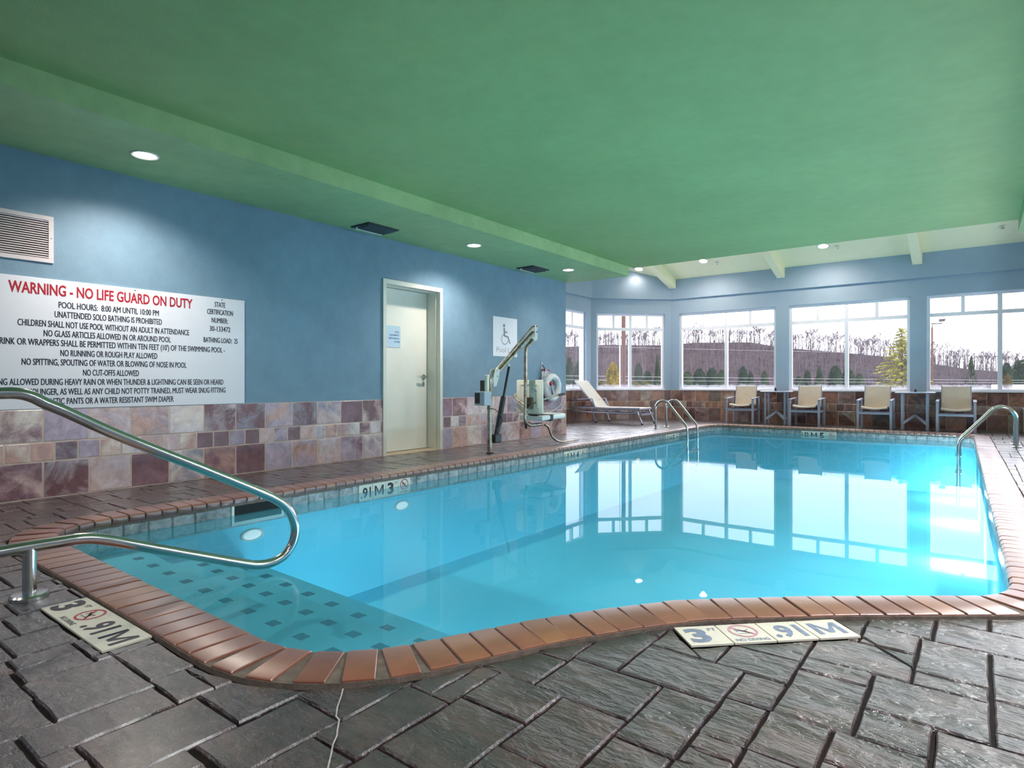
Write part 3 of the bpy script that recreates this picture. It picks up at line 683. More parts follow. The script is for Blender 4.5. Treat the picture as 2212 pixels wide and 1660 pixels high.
for (a, b), (txt, lab) in zip(WMARK, ((('.91', 'M', '3'), 'waterline depth tiles reading .91 M 3 FT below the left pool edge near the skimmer'),
                                      (('1.0', 'M', '4'), 'waterline depth tiles under the pool lift foot rest'), (('1.52', 'M', '5'), 'waterline depth tiles beside the far left ladder'))):
    marker('depth_marker', lab, (-4.536, a, -0.203), (0, 1, 0), (0, 0, 1), [('T', txt[0]), ('T', txt[1]), ('F', txt[2]), ('N', '')], (b-a)/4, M['black_text'], M['marker_red'], 'waterline depth markers', parent=None)
marker('depth_marker', 'waterline depth tiles on the far pool wall', (-2.79, 13.116, -0.203), (1, 0, 0), (0, 0, 1), [('T', '1.52'), ('T', 'M'), ('F', '5'), ('N', '')], 0.158, M['black_text'], M['marker_red'], 'waterline depth markers')

# steps in the near corner
def clip_poly(P, n, d):      # keep points with n.p <= d
    out = []
    for i in range(len(P)):
        a, b = P[i], P[(i+1) % len(P)]; fa, fb = n.dot(a)-d, n.dot(b)-d
        if fa <= 0: out.append(a)
        if fa*fb < 0: out.append(a.lerp(b, fa/(fa-fb)))
    return out
POOLW = 25.0
POLY = [p.copy() for p in offset(0.025)]
def tread_y(z, k): return k*(CAM_H-z)/1.25
for z, yk, ys in ((-0.24, 1.83, 1.77), (-0.36, 2.03, 1.955), (-0.48, 2.19, 2.11)):
    sc = (CAM_H-z)/1.25; Yf = yk*sc+0.03
    n = Vector((0.03, 1, 0)).normalized(); P = clip_poly(POLY, n, n.dot(Vector((-3, Yf, 0))))
    if SGN < 0: P = P[::-1]
    MB().prism(P, -1.04, z).build('step', M['plaster'], pool, smooth=None)
rows = [(-0.24, (-4.994, 1.810), (-2.378, 1.727), 11), (-0.36, (-4.22, 2.013), (-2.241, 1.896), 10), (-0.48, (-3.9, 2.155), (-2.133, 2.049), 8)]
for z, a, b, n in rows:
    sc = (CAM_H-z)/1.25
    for k in range(n):
        f = k/(n-1); x = (a[0]+(b[0]-a[0])*f)*sc; y = (a[1]+(b[1]-a[1])*f)*sc
        if x < -4.45: continue
        MB().box(x-0.035*sc, y-0.028*sc, z-0.004, x+0.035*sc, y+0.028*sc, z+0.003).build('step_tile', M['dot'], pool, smooth=None)
# pool lights on the left basin wall: wide oval lenses
def squash(mb, zc):
    for v in mb.v: v.z = zc+(v.z-zc)*0.5; v.y = v.y*1.0
    return mb
for (yy, zz) in ((4.12, -0.32), (2.55, -0.30), (9.4, -0.4)):
    h = squash(MB().torus((-4.548, yy, zz), 0.085, 0.014, 'x', n=28, m=8), zz).build('pool_light', M['white'], pool); props(h, 'round underwater light in the left basin wall')
    squash(MB().lathe((-4.548, yy, zz), [(0.083, 0.0), (0.075, 0.008), (0.04, 0.014)], 24, 'x'), zz).build('lens', M['poolglow'], h)
for (xx, yy, zz, k_) in ((-3.4, 2.75, -0.95, 0.35), (-1.9, 2.5, -0.95, 0.9), (-1.2, 2.3, -0.7, 1.1), (-0.05, 3.7, -0.8, 1.0), (-0.06, 5.6, -0.9, 1.3), (-0.08, 8.0, -0.9, 1.8), (-0.1, 10.4, -0.9, 2.2), (-0.14, 12.4, -0.9, 2.2)):
    d = bpy.data.lights.new('pool_fill', 'POINT'); d.energy = POOLW*k_; d.color = (0.85, 0.97, 1.0); d.shadow_soft_size = 0.05  # unseen fill light added below the surface to brighten the water
    o = bpy.data.objects.new('pool_fill', d); COL.objects.link(o); o.location = (xx, yy, zz)

# water surface
mb = MB(); mb.add([(p.x, p.y, WL) for p in offset(0.014)], [tuple(range(NI))])
o = mb.build('pool_water', M['water'], None, smooth=None)
if o.data.polygons[0].normal.z < 0: o.data.flip_normals()
props(o, 'calm turquoise pool water mirroring the windows', 'water', None, 'stuff')

# ------------------------------------------------------------------ floor: slab with a hole, stamped stones
FX0, FX1, FY0, FY1 = SX-0.25, RX+0.2, NY-0.2, BY+0.2
hole = offset(0.05)
mb = MB(); cx, cy = -2.3, 7.0
angs = [(math.atan2(p.y-cy, p.x-cx), p) for p in hole]
def to_rect(t):
    dx, dy = math.cos(t), math.sin(t); k = 1e9
    if dx > 1e-9: k = min(k, (FX1-cx)/dx)
    if dx < -1e-9: k = min(k, (FX0-cx)/dx)
    if dy > 1e-9: k = min(k, (FY1-cy)/dy)
    if dy < -1e-9: k = min(k, (FY0-cy)/dy)
    return Vector((cx+dx*k, cy+dy*k, 0))
corners = [Vector(c) for c in ((FX0, FY0, 0), (FX1, FY0, 0), (FX1, FY1, 0), (FX0, FY1, 0))]
outer = [to_rect(t) for t, p in angs]
vs = [(p.x, p.y, -0.011) for p in hole]+[(p.x, p.y, -0.011) for p in outer]; fs = [(i, (i+1) % NI, NI+(i+1) % NI, NI+i) for i in range(NI)]
for c in corners:
    ct = math.atan2(c.y-cy, c.x-cx)
    for i in range(NI):
        a, b = angs[i][0], angs[(i+1) % NI][0]
        lo, hi = min(a, b), max(a, b)
        if hi-lo < 1 and lo <= ct < hi: vs.append((c.x, c.y, -0.011)); fs.append((NI+i, NI+(i+1) % NI, len(vs)-1))
mb.add(vs, fs); floor = st(mb.build('floor', M['concrete'], smooth=None))

traced = [(-0.575,1.757,-0.45,1.938),(-0.672,1.942,-0.45,2.12),(-0.672,2.12,-0.45,2.45),(-0.895,1.947,-0.672,2.3),(-0.895,1.706,-0.575,1.947),(-1.055,1.706,-0.895,2.03),(-1.055,2.03,-0.895,2.2),
 (-1.055,1.475,-0.74,1.706),(-1.255,1.48,-1.055,1.673),(-1.255,1.673,-1.055,1.9),(-0.74,1.39,-0.575,1.706),(-0.575,1.54,-0.455,1.757),(-0.455,1.54,-0.297,1.757),(-0.575,1.462,-0.455,1.54),(-0.575,1.39,-0.455,1.462),
 (-0.45,1.757,-0.253,2.067),(-0.45,2.067,-0.253,2.17),(-0.45,2.17,-0.158,2.408),(-0.329,2.408,-0.158,2.585),(-0.45,2.408,-0.329,2.7),(-0.329,2.585,-0.124,2.9),(-0.124,2.572,0.33,2.797),(-0.124,2.797,0.036,3.1),(0.036,2.797,0.33,3.1),
 (-0.158,2.268,0.033,2.572),(-0.158,2.168,0.033,2.268),(-0.253,1.924,0.033,2.168),(-0.253,1.757,-0.087,1.924),(-0.297,1.6,-0.087,1.757),(0.033,2.395,0.3,2.572),(0.033,2.202,0.3,2.395),(0.033,1.997,0.3,2.202),(0.033,1.915,0.3,1.997),(-0.087,1.66,0.12,1.915),
 (-1.18,1.297,-0.947,1.48),(-1.345,0.92,-1.18,1.25),(-1.255,1.25,-1.18,1.48),(-1.345,1.25,-1.255,1.6),(-1.6,1.008,-1.345,1.3),(-1.18,0.99,-0.947,1.297),(-1.18,0.80,-1.054,0.99),(-0.947,1.178,-0.74,1.475),(-0.947,0.93,-0.79,1.178),(-0.74,1.2,-0.58,1.39),
 (-1.985,0.782,-1.785,0.889),(-1.985,0.889,-1.785,1.0),(-2.265,0.788,-1.985,1.0),(-2.262,0.54,-1.94,0.788),(-2.39,0.552,-2.262,0.74),(-2.5,0.56,-2.39,0.74),(-2.5,0.74,-2.265,0.79),(-2.71,0.585,-2.5,0.79),(-2.955,0.648,-2.71,0.79),(-2.955,0.49,-2.71,0.648),
 (-2.39,0.36,-2.143,0.546),(-2.143,0.38,-1.935,0.54),(-1.94,0.455,-1.778,0.782),(-1.778,0.533,-1.543,0.832),(-1.785,0.832,-1.55,1.1),(-1.543,0.71,-1.345,1.008),(-1.345,0.7,-1.18,0.92),(-1.55,1.008,-1.6,1.3)]
traced = [r for r in traced if r[2]-r[0] > 0.03 and r[3]-r[1] > 0.03]
MARKR = [(-2.96, 0.768, -2.315, 0.96)]
MARKP = [Vector((-0.775, 2.012, 0)), Vector((-0.775+0.632*0.7125, 2.012+0.632*0.7018, 0))]
def inside_pool(p, margin=0.0):
    best = 1e9; bi = 0
    for i in range(0, NI, 2):
        d = (OUT[i].x-p[0])**2+(OUT[i].y-p[1])**2
        if d < best: best = d; bi = i
    n = nrm(bi)*SGN; s = (p[0]-OUT[bi].x)*n.x+(p[1]-OUT[bi].y)*n.y
    return s, bi
def clip_h(P, n, d): return clip_poly([Vector((q[0], q[1], 0)) for q in P], n, d)
r = random.Random(11)
def stone_poly(x0, y0, x1, y1):
    P = [Vector((x0, y0, 0)), Vector((x1, y0, 0)), Vector((x1, y1, 0)), Vector((x0, y1, 0))]
    c = ((x0+x1)/2, (y0+y1)/2)
    for it in range(3):
        if len(P) < 3: return None
        worst = 0; wb = None
        samples = list(P)+[P[i].lerp(P[(i+1) % len(P)], 0.5) for i in range(len(P))]
        for q in samples:
            s, bi = inside_pool(q)
            if s < -0.012 and s < worst: worst = s; wb = bi; 
        if wb is None: break
        cc = sum(P, Vector((0, 0, 0)))/len(P); s, bi = inside_pool(cc)
        if it > 0: bi = wb
        n = nrm(bi)*SGN; P = clip_poly(P, -n, -n.dot(OUT[bi])-0.006)
        if len(P) < 3: return None
    return P if len(P) >= 3 else None
def poly_area(P): return abs(sum(P[i].x*P[(i+1) % len(P)].y-P[(i+1) % len(P)].x*P[i].y for i in range(len(P))))/2
# second marker cuts stones along its lower edge
mr = Vector((0.7125, 0.7018, 0)); mu = Vector((-0.7018, 0.7125, 0)); mo = Vector((-0.775, 2.012, 0))
def split_rect(P, o, rt, up, L, Hh, e=0.004):
    """pieces of a stone left outside a marker rectangle"""
    out = []; cur = P
    for n, d in ((rt, rt.dot(o)-e), (-rt, -rt.dot(o)-L-e), (up, up.dot(o)-e), (-up, -up.dot(o)-Hh-e)):
        if len(cur) < 3: break
        piece = clip_poly(cur, n, d); cur = clip_poly(cur, -n, -d)
        if len(piece) > 2: out.append(piece)
    return out if len(cur) > 2 and poly_area(cur) > 1e-5 else [P]
def cut_markers(P):
    out = []
    rx_, uy_ = Vector((1, 0, 0)), Vector((0, 1, 0))
    for Q in split_rect(P, Vector((-2.957, 0.772, 0)), rx_, uy_, 0.640, 0.160): out += split_rect(Q, mo, mr, mu, 0.632, 0.158)
    return out
stones = []
for q in traced:
    P = stone_poly(*q)
    for P_ in (cut_markers(P) if P else []):
        if poly_area(P_) > 0.0004: stones.append((P_, q))
# fill the rest of the deck with a random ashlar of the same module
xs = sorted({round(v, 4) for q in traced for v in (q[0], q[2])}); ys = sorted({round(v, 4) for q in traced for v in (q[1], q[3])})
def merge(vals, lo, hi, step):
    out = []
    for v in vals:
        if not out or v-out[-1] > 0.02: out.append(v)
    full = []
    a = lo
    allv = [lo]+[v for v in out if lo < v < hi]+[hi]
    for i in range(len(allv)-1):
        g = allv[i+1]-allv[i]; k = max(1, round(g/step)); full += [allv[i]+g*j/k for j in range(k)]
    return full+[hi]
GX = merge(xs, SX, RX, 0.1); GY = merge(ys, -2.8, BY, 0.1)
# only the deck the camera side can see: drop everything behind the camera's back corner
NXC, NYC = len(GX)-1, len(GY)-1
occ = [[False]*NYC for _ in range(NXC)]
for i in range(NXC):
    cxx = (GX[i]+GX[i+1])/2
    for j in range(NYC):
        cyy = (GY[j]+GY[j+1])/2
        if any(a-0.012 < cxx < c+0.012 and b-0.012 < cyy < d+0.012 for a, b, c, d in traced): occ[i][j] = True
        if cxx < LX and cyy < 9.1: occ[i][j] = True
        if cyy > 12.9 and cxx < -6 and (cyy-DY) > (cxx-SX)+0.1: occ[i][j] = True
        if not occ[i][j] and -4.45 < cxx < 0.0 and 1.3 < cyy < 13.0 and inside_pool((cxx, cyy))[0] < -0.2: occ[i][j] = True
targets = [(0.2, 0.3), (0.3, 0.2), (0.3, 0.3), (0.2, 0.1), (0.1, 0.2), (0.2, 0.2), (0.3, 0.1), (0.1, 0.3), (0.4, 0.2)]
for j in range(NYC):
    for i in range(NXC):
        if occ[i][j]: continue
        tw, th = r.choice(targets); i2 = i; j2 = j
        while i2+1 < NXC and not occ[i2+1][j] and GX[i2+2]-GX[i] < tw+0.04: i2 += 1
        while j2+1 < NYC and all(not occ[k][j2+1] for k in range(i, i2+1)) and GY[j2+2]-GY[j] < th+0.04: j2 += 1
        for a in range(i, i2+1):
            for b in range(j, j2+1): occ[a][b] = True
        q = (GX[i], GY[j], GX[i2+1], GY[j2+1]); P = stone_poly(*q)
        for P_ in (cut_markers(P) if P else []):
            if poly_area(P_) > 0.0004: stones.append((P_, q))
def visible_size(P):
    c = sum(P, Vector((0, 0, 0)))/len(P); zc = -c.x*SA+c.y*CA; xc = c.x*CA+c.y*SA
    if zc < 0.8 or abs(xc/zc) > 1.0: return 0
    y = CAM_H/zc*FPX
    if y > 1000: return 0
    return poly_area(P)/zc**3
stones.sort(key=lambda s: -visible_size(s[0]))
def stone_geo(mb, P, detail):
    if len(P) < 3: return
    c = sum(P, Vector((0, 0, 0)))/len(P); g = 0.0032
    Q = []
    for i in range(len(P)):
        a, b = P[i], P[(i+1) % len(P)]; L = (b-a).length
        k = max(1, int(L/0.045)) if detail else 1
        d = (b-a).normalized() if L > 1e-6 else Vector((1, 0, 0)); nn = Vector((d.y, -d.x, 0))
        for t_ in range(k): Q.append(a.lerp(b, t_/k)+nn*(r.uniform(-0.002, 0.001) if detail and t_ else 0))
    A = sum(Q[i].x*Q[(i+1) % len(Q)].y-Q[(i+1) % len(Q)].x*Q[i].y for i in range(len(Q)))
    if A < 0: Q = Q[::-1]
    N = len(Q); top = r.uniform(-0.0025, 0.0015)
    def inset(dist):
        out = []
        for q in Q:
            v = c-q; L = v.length; out.append(q+Vector((max(-dist*1.2, min(dist*1.2, v.x/max(L, 1e-6)*dist*1.4)), max(-dist*1.2, min(dist*1.2, v.y/max(L, 1e-6)*dist*1.4)), 0)) if L > dist*2 else q.copy())
        return out
    I0, I1, I2 = inset(g), inset(g+0.0012), inset(g+0.005)
    vs = [(p.x, p.y, -0.013) for p in I0]+[(p.x, p.y, -0.006+top) for p in I1]+[(p.x, p.y, top) for p in I2]
    fs = [(2*N+i) for i in range(N)]; faces = [tuple(fs)]
    for k in range(2): faces += [(k*N+i, k*N+(i+1) % N, (k+1)*N+(i+1) % N, (k+1)*N+i) for i in range(N)]
    mb.add(vs, faces)
far = MB()
for k, (P, q) in enumerate(stones):
    vis = visible_size(P)
    if k < 290 and vis > 0:
        mb = MB(); stone_geo(mb, P, k < 170); mb.build('stone', M['stone'], floor, smooth=None)
    else: stone_geo(far, P, False)
o = far.build('stone_field', M['stone'], floor, smooth=None); o['kind'] = 'stuff'
# crack in the near deck, painted-in filler as a raised hairline
cr = [(1640, 1150), (0, 0)]
def flo(px, py): d = ray(px, py); k = -CAM_H/d.z; return Vector((d.x*k, d.y*k, 0.0028))
ck = [flo(*p) for p in ((741, 1490), (738, 1504), (729, 1530), (726, 1550), (733, 1558), (729, 1580), (728, 1592), (719, 1612), (716, 1630), (709, 1660), (700, 1690))]
mb = MB()
for a, b in zip(ck, ck[1:]):
    d = (b-a).normalized()*0.0022; q = Vector((-d.y, d.x, 0)); mb.add([a-q, b-q, b+q, a+q], [(0, 1, 2, 3)])
mb.build('crack', M['crack'], floor, smooth=None)

# ------------------------------------------------------------------ warning sign on the left wall
sg = empty('warning_sign', (LX, 2.0, 1.2), 'large white pool rules board headed WARNING - NO LIFE GUARD ON DUTY', 'sign')
MB().box(LX, 0.78, 0.699, LX+0.012, 3.156, 1.717).build('board', M['sign'], sg, smooth=None, bevel=0.001)
R3, U3 = (0, 1, 0), (0, 0, 1); TX = LX+0.0128
def thicken(me, d):      # a second copy of the outlines a hair to the side: heavier strokes
    n = len(me.vertices); co = [v.co.copy() for v in me.vertices]; fs = [tuple(p.vertices) for p in me.polygons]; out = bpy.data.meshes.new('lettering')
    out.from_pydata([tuple(c) for c in co]+[(c.x+d, c.y, c.z+0.0002) for c in co]+[(c.x+d/2, c.y+d*0.4, c.z+0.0004) for c in co], [], fs+[tuple(i+n for i in f) for f in fs]+[tuple(i+2*n for i in f) for f in fs]); return out
def sline(s, ya, yb, z, h=0.052, mat='black_text', bold=0.0): place_text('lettering', thicken(text_mesh(s, yb-ya, h, bold), 0.0024 if h < 0.06 else 0.001), M[mat], sg, (TX, (ya+yb)/2, z), R3, U3)
sline('WARNING - NO LIFE GUARD ON DUTY', 1.306, 2.652, 1.591, 0.088, 'red', 0.022)
sline('POOL HOURS:  8:00 AM UNTIL 10:00 PM', 1.620, 2.360, 1.496)
sline('UNATTENDED SOLO BATHING IS PROHIBITED', 1.594, 2.385, 1.419)
sline('CHILDREN SHALL NOT USE POOL WITHOUT AN ADULT IN ATTENDANCE', 1.361, 2.620, 1.340)
sline('NO GLASS ARTICLES ALLOWED IN OR AROUND POOL', 1.523, 2.460, 1.266)
sline("DRINK OR WRAPPERS SHALL BE PERMITTED WITHIN TEN FEET (10') OF THE SWIMMING POOL -", 1.225, 2.955, 1.193)
sline('NO RUNNING OR ROUGH PLAY ALLOWED', 1.632, 2.347, 1.115)
sline('NO SPITTING, SPOUTING OF WATER OR BLOWING OF NOSE IN POOL', 1.386, 2.597, 1.040)
sline('NO CUT-OFFS ALLOWED', 1.785, 2.198, 0.961)
sline('SWIMMING ALLOWED DURING HEAVY RAIN OR WHEN THUNDER & LIGHTNING CAN BE SEEN OR HEARD', 1.11, 2.940, 0.885)
sline('OR YOUNGER, AS WELL AS ANY CHILD NOT POTTY TRAINED, MUST WEAR SNUG FITTING', 1.36, 2.962, 0.808)
sline('PLASTIC PANTS OR A WATER RESISTANT SWIM DIAPER', 1.52, 2.485, 0.732)
for s, a, b, z in (('STATE', 2.858, 2.959, 1.628), ('CERTIFICATION', 2.786, 3.035, 1.555), ('NUMBER:', 2.829, 2.985, 1.476), ('30-133472', 2.810, 3.009, 1.395), ('BATHING LOAD:  25', 2.753, 3.082, 1.286)): sline(s, a, b, z, 0.050)
for y in (2.17, 2.93): MB().lathe((TX, y, 1.70), [(0.006, 0), (0.004, 0.003)], 8, 'x').build('screw', M['black'], sg)

# pool lift sign
sg = empty('accessibility_sign', (LX, 7.36, 1.61), 'white sign with grey wheelchair symbol reading Pool Lift', 'sign')
MB().box(LX, 7.062, 1.31, LX+0.005, 7.659, 1.911).build('panel', M['sign'], sg, smooth=None)
place_text('lettering', text_mesh('Pool Lift', 0.45, 0.083, -0.012), M['grey_text'], sg, (LX+0.0058, 7.365, 1.372), R3, U3)
zz_ = 0.0
def SP(u, w): return Vector((LX+0.0058, 7.27+u, 1.50+w))
mb = MB()
vs = []; N = 28
for k in range(N+1):
    t_ = math.radians(105+(245)*k/N); vs += [SP(0.085*math.cos(t_)+0.07, 0.085*math.sin(t_)+0.075), SP(0.072*math.cos(t_)+0.07, 0.072*math.sin(t_)+0.075)]
mb.add(vs, [(2*k, 2*k+2, 2*k+3, 2*k+1) for k in range(N)])
mb.add([SP(0.055+0.026*math.cos(2*PI*k/16), 0.285+0.028*math.sin(2*PI*k/16)) for k in range(16)], [tuple(range(16))])
for P in ([(0.038, 0.25), (0.075, 0.25), (0.085, 0.13), (0.048, 0.12)], [(0.048, 0.12), (0.05, 0.145), (0.16, 0.125), (0.155, 0.10)], [(0.135, 0.12), (0.16, 0.125), (0.215, 0.02), (0.19, 0.01)], [(0.075, 0.20), (0.075, 0.18), (0.14, 0.175), (0.14, 0.195)]):
    zz_ += 0.0004; mb.add([SP(*p)+Vector((zz_, 0, 0)) for p in P], [(0, 1, 2, 3)])
mb.build('wheelchair_symbol', M['grey_text'], sg, smooth=None)

# wall vent
vt = empty('wall_vent', (LX, 1.2, 2.02), 'white louvred air return grille high on the blue wall', 'vent')
V0, V1, VZ0, VZ1 = 0.72, 1.589, 1.842, 2.207; w = 0.033
mb = MB(); mb.box(LX, V0, VZ0, LX+0.012, V1, VZ0+w).box(LX, V0, VZ1-w, LX+0.012, V1, VZ1).box(LX, V0, VZ0+w, LX+0.012, V0+w, VZ1-w).box(LX, V1-w, VZ0+w, LX+0.012, V1, VZ1-w); mb.build('grille_frame', M['ventmetal'], vt, smooth=None, bevel=0.0015)
MB().box(LX, V0+w, VZ0+w, LX+0.001, V1-w, VZ1-w).build('duct_backing', M['darkvoid'], vt, smooth=None)
for k in range(17):
    z = VZ0+w+0.009+k*0.0176
    MB().hexa([(LX+0.001, V0+w, z+0.006), (LX+0.011, V0+w, z-0.004), (LX+0.011, V1-w, z-0.004), (LX+0.001, V1-w, z+0.006)], [(LX+0.001, V0+w, z+0.0085), (LX+0.012, V0+w, z-0.001), (LX+0.012, V1-w, z-0.001), (LX+0.001, V1-w, z+0.0085)]).build('louvre', M['ventmetal'], vt, smooth=None)
MB().lathe((LX+0.012, V1-0.016, 2.035), [(0.004, 0), (0.002, 0.002)], 8, 'x').build('screw', M['black'], vt)

# ceiling vents in the soffit
def ceiling_vent(y, label):
    v = empty('ceiling_vent', (-5.49, y, SOFZ), label, 'vent', 'ceiling vents over the left deck'); x0, x1, y0, y1 = -5.65, -5.33, y-0.22, y+0.22; z = SOFZ
    mb = MB(); f = 0.03; mb.box(x0, y0, z-0.014, x1, y0+f, z).box(x0, y1-f, z-0.014, x1, y1, z).box(x0, y0+f, z-0.014, x0+f, y1-f, z).box(x1-f, y0+f, z-0.014, x1, y1-f, z); mb.build('vent_frame', M['charcoal'], v, smooth=None, bevel=0.002)
    MB().box(x0+f, y0+f, z-0.003, x1-f, y1-f, z).build('duct_backing', M['darkvoid'], v, smooth=None)
    for k in range(6):
        x = x0+f+0.012+k*0.042
        MB().hexa([(x, y0+f, z-0.032), (x+0.004, y0+f, z-0.034), (x+0.004, y1-f, z-0.034), (x, y1-f, z-0.032)], [(x+0.024, y0+f, z-0.003), (x+0.028, y0+f, z-0.003), (x+0.028, y1-f, z-0.003), (x+0.024, y1-f, z-0.003)]).build('blade', M['charcoal'] if k else M['ventmetal'], v, smooth=None)
ceiling_vent(4.57, 'dark ceiling register near the wall between two recessed lights')
ceiling_vent(7.69, 'dark ceiling register near the wall above the pool lift sign')

# downlights
def downlight(loc, label, tilt=0.0, energy=30, r=0.085, col=(1.0, 0.83, 0.68), ang=132):
    v = empty('recessed_light', loc, label, 'light', 'recessed downlights'); L = Vector(loc)
    mb = MB(); mb.lathe(L, [(r*1.22, 0.0), (r*1.22, -0.006), (r*1.12, -0.010), (r*0.98, -0.006), (r*0.94, -0.001)], 28); a = mb.build('trim_ring', M['white'], v)
    mb = MB(); mb.lathe(L, [(r*0.95, -0.002), (r*0.93, -0.004), (r*0.6, -0.0075), (r*0.1, -0.009)], 28); b = mb.build('lens', M['lamp'], v)
    v.rotation_euler = (tilt, 0, 0)
    d = bpy.data.lights.new('lamp', 'SPOT'); d.energy = energy; d.color = col; d.spot_size = math.radians(ang); d.spot_blend = 0.9; d.shadow_soft_size = 0.05
    o = bpy.data.objects.new('downlight_lamp', d); COL.objects.link(o); o.location = L+Vector((0, 0, -0.03))
downlight((-5.157, -1.9, SOFZ), 'added fill downlight in the left soffit behind the camera', energy=60, r=0.082, col=(1, .9, .82), ang=150)  # added out of view to brighten the near-left water
downlight((-5.157, 2.01, SOFZ), 'recessed downlight in the soffit nearest the warning sign', energy=95, r=0.082, col=(1, .88, .78), ang=145)
downlight((-5.157, 5.915, SOFZ), 'recessed downlight in the soffit opposite the door', energy=85, r=0.082, col=(1, .88, .78), ang=145)
downlight((-5.10, 8.10, SOFZ), 'recessed downlight in the soffit at the wall corner', energy=30, r=0.082)
for y_, nm_ in ((0.1, 'beside the camera'), (2.05, 'second from the camera'), (4.0, 'third from the camera'), (5.915, 'fourth from the camera'), (8.10, 'nearest the sunroom')): downlight((1.0, y_, SOFZ+0.02), 'added fill downlight in the right-hand soffit, '+nm_, energy=185, r=0.082, col=(0.95, 0.97, 1.0), ang=160)  # unseen lights added as fill over the pool and right deck
for x_, nm_ in ((-3.4, 'left'), (-1.2, 'right')): downlight((x_, -1.3, MAINZ), nm_+' added fill downlight in the main ceiling behind the camera', energy=55, r=0.082, col=(0.93, 0.97, 1.0), ang=165)  # more lights added out of view, to brighten the near steps
tilt = -math.atan(SLOPE)
for x, lab in ((-6.52, 'recessed downlight in the pale vault over the angled bay'), (-4.93, 'recessed downlight in the pale vault between the first two beams'), (-2.47, 'recessed downlight in the pale vault between the middle beams')):
    downlight((x, 13.56, vz(13.56)), lab, tilt, 14 if x < -6 else 80, 0.095, ang=150 if x < -6 else 165)
def sprinkler(loc, lab):
    v = empty('sprinkler_head', loc, lab, 'sprinkler', 'ceiling sprinkler heads'); L = Vector(loc)
    MB().lathe(L, [(0.04, 0), (0.04, -0.006), (0.015, -0.014)], 16).build('escutcheon', M['white'], v); MB().lathe(L, [(0.012, -0.01), (0.012, -0.04), (0.03, -0.045), (0.03, -0.05)], 12).build('deflector', M['steel'], v)
for px, py, lab in ((1548.5, 566.6, 'small white sprinkler head beside the middle vault downlight'), (1809, 531.5, 'small white sprinkler head right of the last vault downlight'), (2166, 488, 'small white sprinkler head at the far right of the vault')):
    d = ray(px, py); k = (3.45+SLOPE*BY-CAM_H)/(d.z+SLOPE*d.y); p = Vector((0, 0, CAM_H))+d*k; sprinkler((p.x, p.y, p.z), lab)

# ------------------------------------------------------------------ near handrail
hr = empty('handrail', (-3.155, 0.785, 0), 'polished steel pool entry handrail on a flanged post', 'handrail')
A0, A1 = (-3.155, 0.785), (-3.03, 1.97)
up_px = [(0, 850), (25, 849.5), (50, 852), (75, 860), (99, 872), (140, 889), (265, 945), (464, 1024), (560, 1063), (600, 1082), (622, 1101), (634, 1124), (638, 1147), (633, 1172), (620, 1194), (602, 1209), (580, 1218), (555, 1221), (529, 1218.5), (441, 1204), (331, 1185), (257, 1171), (222, 1165.5), (200, 1163.5), (184, 1163.5), (165, 1165), (147, 1168), (73, 1180), (0, 1193)]
path = [on_plane(x, y, A0, A1) for x, y in up_px]
dirn = Vector((A1[0]-A0[0], A1[1]-A0[1], 0)).normalized()
b0 = path[0]; e0 = path[-1]
pre = [Vector((b0.x, b0.y, 0))-dirn*0.42+Vector((0, 0, 0.0)), Vector((b0.x, b0.y, 0))-dirn*0.42+Vector((0, 0, 0.55)), Vector((b0.x, b0.y, 0))-dirn*0.38+Vector((0, 0, b0.z-0.12)), Vector((b0.x, b0.y, 0))-dirn*0.28+Vector((0, 0, b0.z-0.03)), b0-dirn*0.14+Vector((0, 0, 0.0))]
full = catmull(pre+path+[e0-dirn*0.10+Vector((0, 0, -0.004))], 5)
full.append(Vector((b0.x, b0.y, 0))-dirn*0.42+Vector((0, 0, e0.z-0.02)))
MB().tube(full, 0.0245, 20).build('rail', M['steel'], hr, smooth=60)
pz = on_plane(62, 1184, A0, A1).z
MB().tube([(-3.155, 0.785, 0.012), (-3.155, 0.785, pz)], 0.0245, 24).build('post', M['steel'], hr, smooth=60)
MB().lathe((-3.155, 0.785, 0.0), [(0.069, 0.0), (0.069, 0.012), (0.062, 0.019), (0.03, 0.022)], 40).build('flange', M['flange'] if 'flange' in M else M['steel'], hr, smooth=30)
fb = Vector((b0.x, b0.y, 0))-dirn*0.42
MB().lathe(fb, [(0.069, 0.0), (0.069, 0.012), (0.062, 0.019), (0.03, 0.022)], 40).build('flange', M['steel'], hr, smooth=30)

